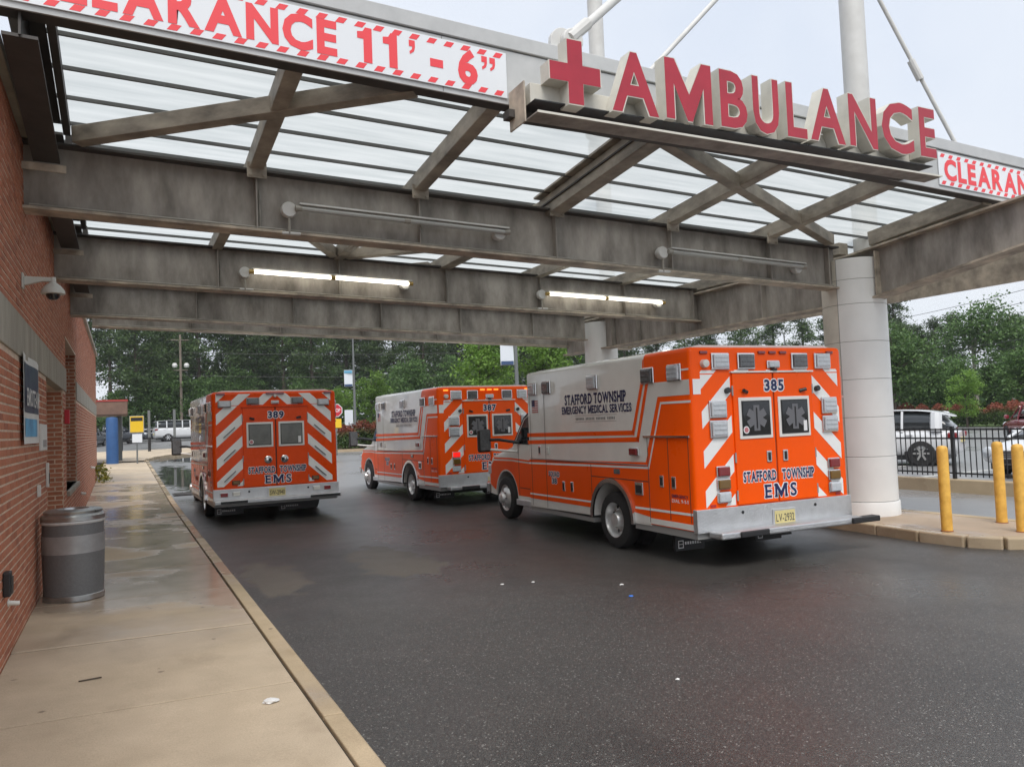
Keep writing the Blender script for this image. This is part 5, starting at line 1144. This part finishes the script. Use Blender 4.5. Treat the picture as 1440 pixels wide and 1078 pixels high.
# ================================================================== SIGNS, POLES, FAR THINGS
def gpost(name, x, y, label, cat): return tag(empty(name, (x, y, GZ(y))), label, cat)
o = gpost('clearance_post_sign', .62, 40.6, 'yellow warning sign above a white plate on a post at the end of the sidewalk', 'sign')
MB().tube([(0, 0, .1), (0, 0, 2.35)], .035, 8).build('post', 'pole_grey', o); MB().box(-.28, .28, -.05, -.035, 1.58, 2.32).build('sign_plate', 'sign_yellow', o, bevel=.004, seg=1); MB().box(-.25, .25, -.054, -.0505, 2.10, 2.27).build('black_panel', 'black_plastic', o)
MB().box(-.20, .22, -.048, -.036, 1.10, 1.50).build('white_plate', 'sign_white', o); MB().box(-.31, .31, -.034, -.026, 1.55, 2.35).build('back_plate', 'decal_grey', o)
o = gpost('round_post', -.42, 41.2, 'thick blue cylindrical post at the far end of the sidewalk', 'post')
MB().lathe([(.26, 0), (.26, 2.2), (.23, 2.30), (.001, 2.34)], 24).build('shaft', 'blue_post', o, True); MB().lathe([(.31, .0), (.31, .08)], 24).build('base', 'pole_grey', o)
o = gpost('entrance_awning', -2.1, 41.9, 'brown entrance awning with red trim beyond the brick corner', 'awning')
MB().box(-2.6, 2.35, -.6, 3.5, 2.42, 3.05).build('fascia', 'awning_brown', o, bevel=.03); MB().box(-2.62, 2.37, -.62, 3.52, 3.05, 3.13).build('red_trim', 'awning_red', o); MB().box(-2.0, -1.7, .2, .5, 0, 2.42).build('support', 'pole_grey', o); MB().box(1.9, 2.1, 2.4, 2.6, 0, 2.42).build('support', 'pole_grey', o)
for x, y, lb in ((-.05, 58.6, 'slim dark post with a grey top, leftmost of three by the far pavement'), (1.55, 55.0, 'slim dark post behind the yellow sign, middle of three'), (2.95, 53.4, 'slim dark post nearest ambulance 389, rightmost of three')):
    o = gpost('marker_post', x, y, lb, 'post'); MB().lathe([(.09, 0), (.09, 1.0), (.06, 1.02)], 12).build('base', 'black_plastic', o, True); MB().box(-.075, .075, -.02, .02, 1.0, 2.75).build('panel', 'pole_grey', o)
o = gpost('stop_sign', 9.95, 40.4, 'red octagonal stop sign beside ambulance 389', 'sign')
MB().tube([(0, 0, 0), (0, 0, 2.6)], .03, 8).build('post', 'pole_grey', o)
oc = [(.36*math.cos(R_(22.5+45*k)), 2.32+.36*math.sin(R_(22.5+45*k))) for k in range(8)]; oi_ = [(.325*math.cos(R_(22.5+45*k)), 2.32+.325*math.sin(R_(22.5+45*k))) for k in range(8)]
MB().prism(oc, -.05, -.04, 'y').build('white_edge', 'sign_white', o); MB().prism(oi_, -.055, -.0505, 'y').build('red_face', 'stop_red', o); flat_text('lettering', 'STOP', 'sign_white', o, (-.235, 0, 2.235), (1, 0, 0), (0, 0, 1), .18, .47, off=.057, bold=.02)
MB().box(-.27, .27, -.05, -.04, 1.42, 1.88).build('yellow_plate', 'sign_yellow', o)
o.rotation_euler = (0, 0, -.25)
for x, y, h_, lb in ((12.0, 45.6, 2.35, 'small white sign on a post right of the stop sign'), (20.6, 60, 2.2, 'small white sign plate left of ambulance 387'), (15.2, 58, 2.0, 'low white sign plate beside the pale parked car')):
    o = gpost('sign_post', x, y, lb, 'sign'); MB().tube([(0, 0, 0), (0, 0, h_)], .03, 8).build('post', 'pole_grey', o); MB().box(-.24, .24, -.045, -.03, h_-.75, h_).build('plate', 'banner_white', o); o.rotation_euler = (0, 0, -.3)
def lamp_post(x, y, h_, ban, label, side=-1, z_b=None):
    o = gpost('lamp_post', x, y, label, 'lamp post'); MB().tube([(0, 0, 0), (0, 0, h_)], [.11, .06], 12).build('pole', 'pole_grey', o, True); MB().lathe([(.22, 0), (.22, .5), (.15, .55)], 14).build('base', 'kerb_concrete', o)
    MB().tube([(0, 0, h_-.1), (side*.3, 0, h_+.05), (side*.55, 0, h_+.06)], .04, 8).build('arm', 'pole_grey', o, True); MB().box(*sorted((side*.45, side*1.0)), -.15, .15, h_, h_+.12).build('lamp_head', 'pole_grey', o, bevel=.03)
    bw, bh = ban; zt = z_b
    for zz in (zt, zt-bh): MB().tube([(0, 0, zz), (side*(bw+.12), 0, zz)], .018, 6).build('banner_arm', 'pole_grey', o)
    mb = MB(); vs = []
    for i in range(9):
        t = i/8; w = .04*math.sin(t*6); vs += [(side*.1, w, zt-bh*t), (side*(.1+bw), -w, zt-bh*t)]
    mb.add(vs, [(2*i, 2*i+1, 2*i+3, 2*i+2) for i in range(8)]).build('banner', 'banner_white', o, True, fix=False)
    MB().box(*sorted((side*.12, side*(.08+bw))), -.055, -.048, zt-.20*bh, zt-.04*bh).build('banner_print', 'banner_blue', o); MB().box(*sorted((side*.12, side*(.08+bw))), -.055, -.048, zt-.98*bh, zt-.86*bh).build('banner_foot', 'banner_navy', o)
    o.rotation_euler = (0, 0, -.35); return o
lamp_post(15.6, 57.5, 8.0, (.62, 1.25), 'lamp post with a small white banner left of ambulance 387', -1, 5.4)
lamp_post(16.4, 32.2, 8.4, (.62, 1.30), 'lamp post with a white and blue banner above ambulance 387', -1, 5.45)
o = lamp_post(-2.05, 43.6, 7.5, (.60, 1.35), 'lamp post with a banner past the brick corner on the left', 1, 4.75); o.rotation_euler = (0, 0, 0)
lamp_post(57.0, 55.0, 8.5, (.5, .9), 'distant curved lamp post over the roof of ambulance 385, left one', -1, 6.0); lamp_post(62.0, 52.5, 8.5, (.5, .9), 'distant curved lamp post over the roof of ambulance 385, right one', -1, 6.0)
o = gpost('utility_pole', 6.0, 95, 'wooden utility pole with two round flood lights behind the van', 'pole')
MB().tube([(0, 0, 0), (0, 0, 11.6)], [.17, .12], 10).build('shaft', 'pole_wood', o, True); MB().bar((-.75, 0, 7.6), (.75, 0, 7.6), .1, .1).build('crossarm', 'pole_wood', o)
MB().bar((-1.0, 0, 11.0), (1.0, 0, 11.0), .1, .1).build('crossarm', 'pole_wood', o)
for s_ in (-1, 1): MB().lathe([(.001, -.25), (.22, -.2), (.30, 0), (.22, .25), (.1, .3)], 14, (s_*.62, -.1, 8.1)).build('flood_light', 'white_steel', o, True)
def wire(p, q, sag, r, label):
    pts = []
    for i in range(17):
        t = i/16; a = Vector(p).lerp(Vector(q), t); a.z -= sag*4*t*(1-t); pts.append(a)
    o = MB().tube(pts, r, 5).build('utility_wire', 'black_plastic'); tag(o, label, 'wire', 'overhead wires')
for k, (z, r_, nm) in enumerate(((11.2, .02, 'topmost'), (9.7, .02, 'second'), (8.8, .02, 'third'), (6.2, .03, 'fourth'), (5.7, .03, 'fifth'), (5.1, .05, 'lowest and thickest'))):
    wire((64, 48, z), (50, 12, z+1.3), .5, r_, nm+' overhead wire in front of the trees right of the white column')
for k, z in enumerate((9.6, 7.0)): wire((6.0, 95, z+GZ(95)), (70, 74, z+1.5), 1.0, .025, ('upper', 'lower')[k]+' overhead wire from the wooden pole across the pine wood')

# ================================================================== TREES, SHRUBS
def leaf_quads(C, size, asp, rs, upbias=.3):
    """C: (n,3) centres -> quads with random orientation"""
    n = len(C); nrm = rs.normal(size=(n, 3)); nrm[:, 2] = np.abs(nrm[:, 2])+upbias; nrm /= np.linalg.norm(nrm, axis=1)[:, None]
    t = rs.normal(size=(n, 3)); t -= (t*nrm).sum(1)[:, None]*nrm; t /= np.linalg.norm(t, axis=1)[:, None]; b = np.cross(nrm, t)
    s = size*rs.uniform(.6, 1.4, n)[:, None]
    V = np.stack([C-t*s, C-b*s*asp, C+t*s, C+b*s*asp], 1).reshape(-1, 3); return V
def quads_mesh(V, name, m):
    me = bpy.data.meshes.new(name); n = len(V)//4
    me.vertices.add(len(V)); me.vertices.foreach_set('co', V.astype(np.float32).ravel()); me.loops.add(4*n); me.loops.foreach_set('vertex_index', np.arange(4*n, dtype=np.int32))
    me.polygons.add(n); me.polygons.foreach_set('loop_start', np.arange(0, 4*n, 4, dtype=np.int32)); me.update(calc_edges=True); me.materials.append(MT[m]); return me
def pine(seed, H):
    rs = np.random.default_rng(seed); rr = random.Random(seed); C = []; limb = MB()
    lean = (rr.uniform(-.6, .6), rr.uniform(-.6, .6))
    tr = [(lean[0]*(t**1.5), lean[1]*(t**1.5), H*t) for t in (0, .3, .55, .8, 1.)]; limb.tube(tr, [.24, .20, .16, .10, .03], 8)
    for i in range(46):
        t = .30+.70*(i/45)**.85; z = H*t; a = rr.uniform(0, 6.283); L = (1-t)**.55*3.6*rr.uniform(.5, 1.15)+.5; dz = rr.uniform(-.05, .35)*L
        p0 = Vector((lean[0]*t**1.5, lean[1]*t**1.5, z)); p1 = p0+Vector((math.cos(a)*L, math.sin(a)*L, dz)); limb.tube([p0, p0.lerp(p1, .5)+Vector((0, 0, -.05*L)), p1], [.06, .04, .015], 5, False)
        for j in range(int(3+L*1.7)):
            c_ = p0.lerp(p1, rr.uniform(.30, 1.08))+Vector((rr.gauss(0, .35), rr.gauss(0, .35), rr.gauss(.1, .2))); C.append((np.array(c_), rr.uniform(.28, .6)))
    P = [c_+rs.normal(size=(30, 3))*np.array([r, r, r*.55]) for c_, r in C]; P = np.concatenate(P)
    cm = quads_mesh(leaf_quads(P, .19, .35, rs), 'crown', 'pine_needles'); tm = limb.mesh('trunk', True, False); tm.materials.append(MT['bark']); return tm, cm
def broadleaf(seed, H, Rr, nclu, per, lsize, lm, base=.25, bark='bark', rag=.5):
    rs = np.random.default_rng(seed); rr = random.Random(seed); limb = MB(); limb.tube([(0, 0, 0), (.1, 0, H*.3), (.0, .1, H*.6), (0, 0, H*.92)], [.02*H, .016*H, .010*H, .02], 8)
    lob = [(rr.uniform(-.5, .5)*Rr, rr.uniform(-.5, .5)*Rr, H*rr.uniform(base+.12, .85), Rr*rr.uniform(.45, .75)) for _ in range(9)]
    P = []
    for k in range(nclu):
        lx, ly, lz, lr = rr.choice(lob); d = rs.normal(size=3); d /= np.linalg.norm(d); q = np.array([lx, ly, lz])+d*lr*rr.uniform(.55, 1.08)*np.array([1, 1, 1.1]); q[2] = min(max(q[2], H*base*.8), H*1.02)
        r = rr.uniform(.10, .22)*Rr*rag*1.6; P.append(q+rs.normal(size=(per, 3))*np.array([r, r, r*.6]))
        if k % 9 == 0: limb.tube([(0, 0, min(q[2]*.75, H*.85)), (q[0]*.55, q[1]*.55, q[2]*.88), tuple(q)], [.006*H, .004*H, .01], 5, False)
    cm = quads_mesh(leaf_quads(np.concatenate(P), lsize, .6, rs), 'crown', lm); tm = limb.mesh('trunk', True, False); tm.materials.append(MT[bark]); return tm, cm
def put_tree(name, meshes, x, y, sc_, rz, label, group=None, cat='tree'):
    o = empty(name, (x, y, GZ(y)), rz); o.scale = (sc_,)*3; tag(o, label, cat, group); link(bpy.data.objects.new('trunk', meshes[0]), o); link(bpy.data.objects.new('crown', meshes[1]), o); return o
PN = [pine(k, 17) for k in (1, 2, 3, 4)]
BR = [broadleaf(k, 11, 3.6, 230, 34, .17, 'broad_leaves') for k in (11, 12, 13)]
YG = [broadleaf(k, 6.5, 1.9, 150, 34, .10, 'young_leaves', .22) for k in (21, 22)]
PB = broadleaf(31, 13, 3.0, 170, 30, .15, 'broad_leaves', .45, 'pale_bark', .7)
rr = random.Random(5)
gp = 'pines of the wood behind the road'
for k, px in enumerate([-20, 40, 128, 158]+list(range(196, 880, 30))):
    d = 103+rr.uniform(-7, 9); x, y = at(px+rr.uniform(-8, 8), d); put_tree('pine_tree', PN[k % 4], x, y, rr.uniform(.92, 1.2)*(1.0 if px > 190 else .98), rr.uniform(0, 6.28), 'tall dark pine in the wood behind the road and parking lot', gp)
for k, px in enumerate(range(205, 880, 55)):
    d = 122+rr.uniform(-5, 9); x, y = at(px+rr.uniform(-10, 10), d); put_tree('pine_tree', PN[(k+1) % 4], x, y, rr.uniform(1.1, 1.3), rr.uniform(0, 6.28), 'tall dark pine in the wood behind the road and parking lot', gp)
for k, px in enumerate(range(880, 1260, 42)):
    d = 98+rr.uniform(-5, 8); x, y = at(px, d); put_tree('pine_tree', PN[k % 4], x, y, rr.uniform(.68, .82), rr.uniform(0, 6.28), 'dark pine of the far wood over the roof of ambulance 385', 'pines over the roof of ambulance 385')
for k, (px, d, sc_) in enumerate(((1262, 80, .52), (1300, 84, .50), (1318, 88, .56), (1345, 82, .55), (1432, 84, .53), (1475, 86, .55), (1520, 84, .6), (1283, 86, .52), (1465, 78, .52))):
    x, y = at(px, d); put_tree('pine_tree', PN[k % 4], x, y, sc_, rr.uniform(0, 6.28), 'dark pine among the leafy trees right of the white column', 'pines right of the white column')
x, y = at(1372, 74); put_tree('leafy_tree', PB, x, y, .80, 1.0, 'tall leafy tree with a thin pale trunk, highest right of the column')
x, y = at(1425, 75); put_tree('leafy_tree', PB, x, y, .74, 3.0, 'airy tall leafy tree near the right edge behind the wires')
for k, (px, d, sc_, lb) in enumerate(((1256, 62, .66, 'yellow green leafy tree against the white column'), (1300, 68, .48, 'bushy green tree second from the column above the white SUV'), (1345, 66, .46, 'rounded green tree behind the hedge, below the pale trunk'), (1395, 68, .50, 'dense green tree behind the hedge, right of the pale trunk'), (1440, 64, .52, 'dense green tree at the right edge behind the maroon SUV'), (1490, 66, .6, 'green leafy tree just outside the right edge'))):
    x, y = at(px, d); put_tree('leafy_tree', BR[k % 3], x, y, sc_, rr.uniform(0, 6.28), lb)
x, y = at(1356, 58); put_tree('young_tree', YG[0], x, y, .55, 0, 'small bright green tree behind the reddish hedge')
for k, (px, d, sc_, lb) in enumerate(((676, 44, 1.02, 'young light green tree rising above ambulance 387'), (765, 47, 1.0, 'young light green tree left of the rear column'), (522, 62, .80, 'young light green tree above the left end of ambulance 387'), (478, 66, .66, 'small light green tree behind the stop sign'), (700, 52, .7, 'low young tree right of the banner over ambulance 387'))):
    x, y = at(px, d); put_tree('young_tree', YG[k % 2], x, y, sc_, rr.uniform(0, 6.28), lb)
for k, (px, d, sc_, lb) in enumerate(((165, 97, .55, 'round leafy tree above the dark pickup'), (205, 96, .62, 'round leafy tree above the white van'), (238, 97, .74, 'leafy tree by the wooden pole, above the van hood'), (290, 96, .70, 'leafy tree behind the left edge of ambulance 389'), (340, 98, .75, 'leafy tree behind the roof of ambulance 389'), (420, 96, .66, 'leafy tree behind the right side of ambulance 389'), (575, 92, .82, 'broad leafy tree above the white box of ambulance 387'), (640, 94, .8, 'leafy tree between the young trees above ambulance 387'))):
    x, y = at(px, d); put_tree('leafy_tree', BR[(k+1) % 3], x, y, sc_, rr.uniform(0, 6.28), lb)
# understory that nobody could count
rs = np.random.default_rng(99); pts = []
for px in np.arange(-60, 1640, 4.):
    for d0, hh in ((108, 8.5 if (px > 195 and px < 880) else 4.), (130, 11 if px > 195 and px < 880 else 5.)):
        d = d0+rs.uniform(-4, 4); d *= (1.0 if px < 880 else (.93 if px < 1200 else .80)); x, y = at(px, d); n = 46
        P = np.stack([x+rs.normal(0, 1.3, n), y+rs.normal(0, 1.3, n), GZ(y)+np.abs(rs.uniform(0, 1, n))**.9*hh*rs.uniform(.6, 1.1)], 1); pts.append(P)
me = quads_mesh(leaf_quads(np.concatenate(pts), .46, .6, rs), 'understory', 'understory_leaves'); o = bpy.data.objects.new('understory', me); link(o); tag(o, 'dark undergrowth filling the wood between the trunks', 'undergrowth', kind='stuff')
# shrubs
def shrub(seed, R1, H, n, ls, m):
    rs = np.random.default_rng(seed); d = rs.normal(size=(n, 3)); d /= np.linalg.norm(d, axis=1)[:, None]; d[:, 2] = np.abs(d[:, 2]); r = rs.uniform(.55, 1.0, n)**.6
    C = d*r[:, None]*np.array([R1, R1*.85, H*.92])+rs.normal(0, .05, (n, 3)); C[:, 2] += .12*H*(1-np.hypot(C[:, 0], C[:, 1])/R1*.5)
    C += .10*np.sin(C[:, [1, 2, 0]]*4.)
    return quads_mesh(leaf_quads(C, ls, .6, rs), 'foliage', m)
SH = [shrub(k, 1.15, 1.75, 2600, .085, 'hedge_leaves') for k in (41, 42, 43)]
stem = MB()
for k in range(5): a = k*1.26; stem.tube([(0.05*math.cos(a), .05*math.sin(a), 0), (.3*math.cos(a), .3*math.sin(a), .9)], [.03, .012], 5)
stm = stem.mesh('stem'); stm.materials.append(MT['bark'])
def put_shrub(x, y, s_, label, group=None, k=0):
    o = empty('hedge_shrub', (x, y, GZ(y)+.08), rr.uniform(0, 6.28)); o.scale = (s_, s_, s_); tag(o, label, 'shrub', group); link(bpy.data.objects.new('foliage', SH[k % 3]), o); link(bpy.data.objects.new('stem', stm), o)
for k in range(20):
    put_shrub(50.0+rr.uniform(-.25, .25), 21+k*1.25, rr.uniform(.76, .86), 'clipped shrub with reddish top in the hedge row behind the parking lot', 'hedge row shrubs', k)
for k, (px, d, s_, lb) in enumerate(((484, 45.5, .78, 'reddish bush in the planting bed, nearest the stop sign'), (505, 46.5, .9, 'reddish bush in the planting bed, middle of the clump'), (527, 46.5, .85, 'reddish bush in the bed touching the nose of ambulance 387'), (560, 48, .9, 'reddish bush hidden partly behind ambulance 387'), (600, 48, .8, 'reddish bush behind the middle of ambulance 387'))):
    x, y = at(px, d); put_shrub(x, y, s_, lb, None, k)
for k, (x, y, s_, lb) in enumerate(((-.68, 29.0, .13, 'small yellow green weed at the foot of the far brick wall'), (-.62, 30.2, .16, 'yellow flowering weed at the brick wall corner'))):
    o = empty('weed', (x, y, swz(x)), k); tag(o, lb, 'plant'); me = shrub(60+k, .30, .75, 160, .06, 'yellow_leaves'); link(bpy.data.objects.new('foliage', me), o); MB().tube([(0, 0, 0), (0, .03, .4)], .01, 5).build('stem', 'bark', o)

# ================================================================== HAZE (damp air)
hz = MB().box(-255, 345, -245, 365, -4, 60).build('haze', 'mortar'); tag(hz, 'thin damp haze in the air', 'haze', kind='stuff')
hm = bpy.data.materials.new('haze'); hm.use_nodes = True; hm.node_tree.nodes.clear(); ho = hm.node_tree.nodes.new('ShaderNodeOutputMaterial'); hv = hm.node_tree.nodes.new('ShaderNodeVolumePrincipled')
hv.inputs['Color'].default_value = (.93, .96, 1, 1); hv.inputs['Density'].default_value = .0004; hv.inputs['Anisotropy'].default_value = .2
hm.node_tree.links.new(hv.outputs[0], ho.inputs['Volume']); hz.data.materials.clear(); hz.data.materials.append(hm)
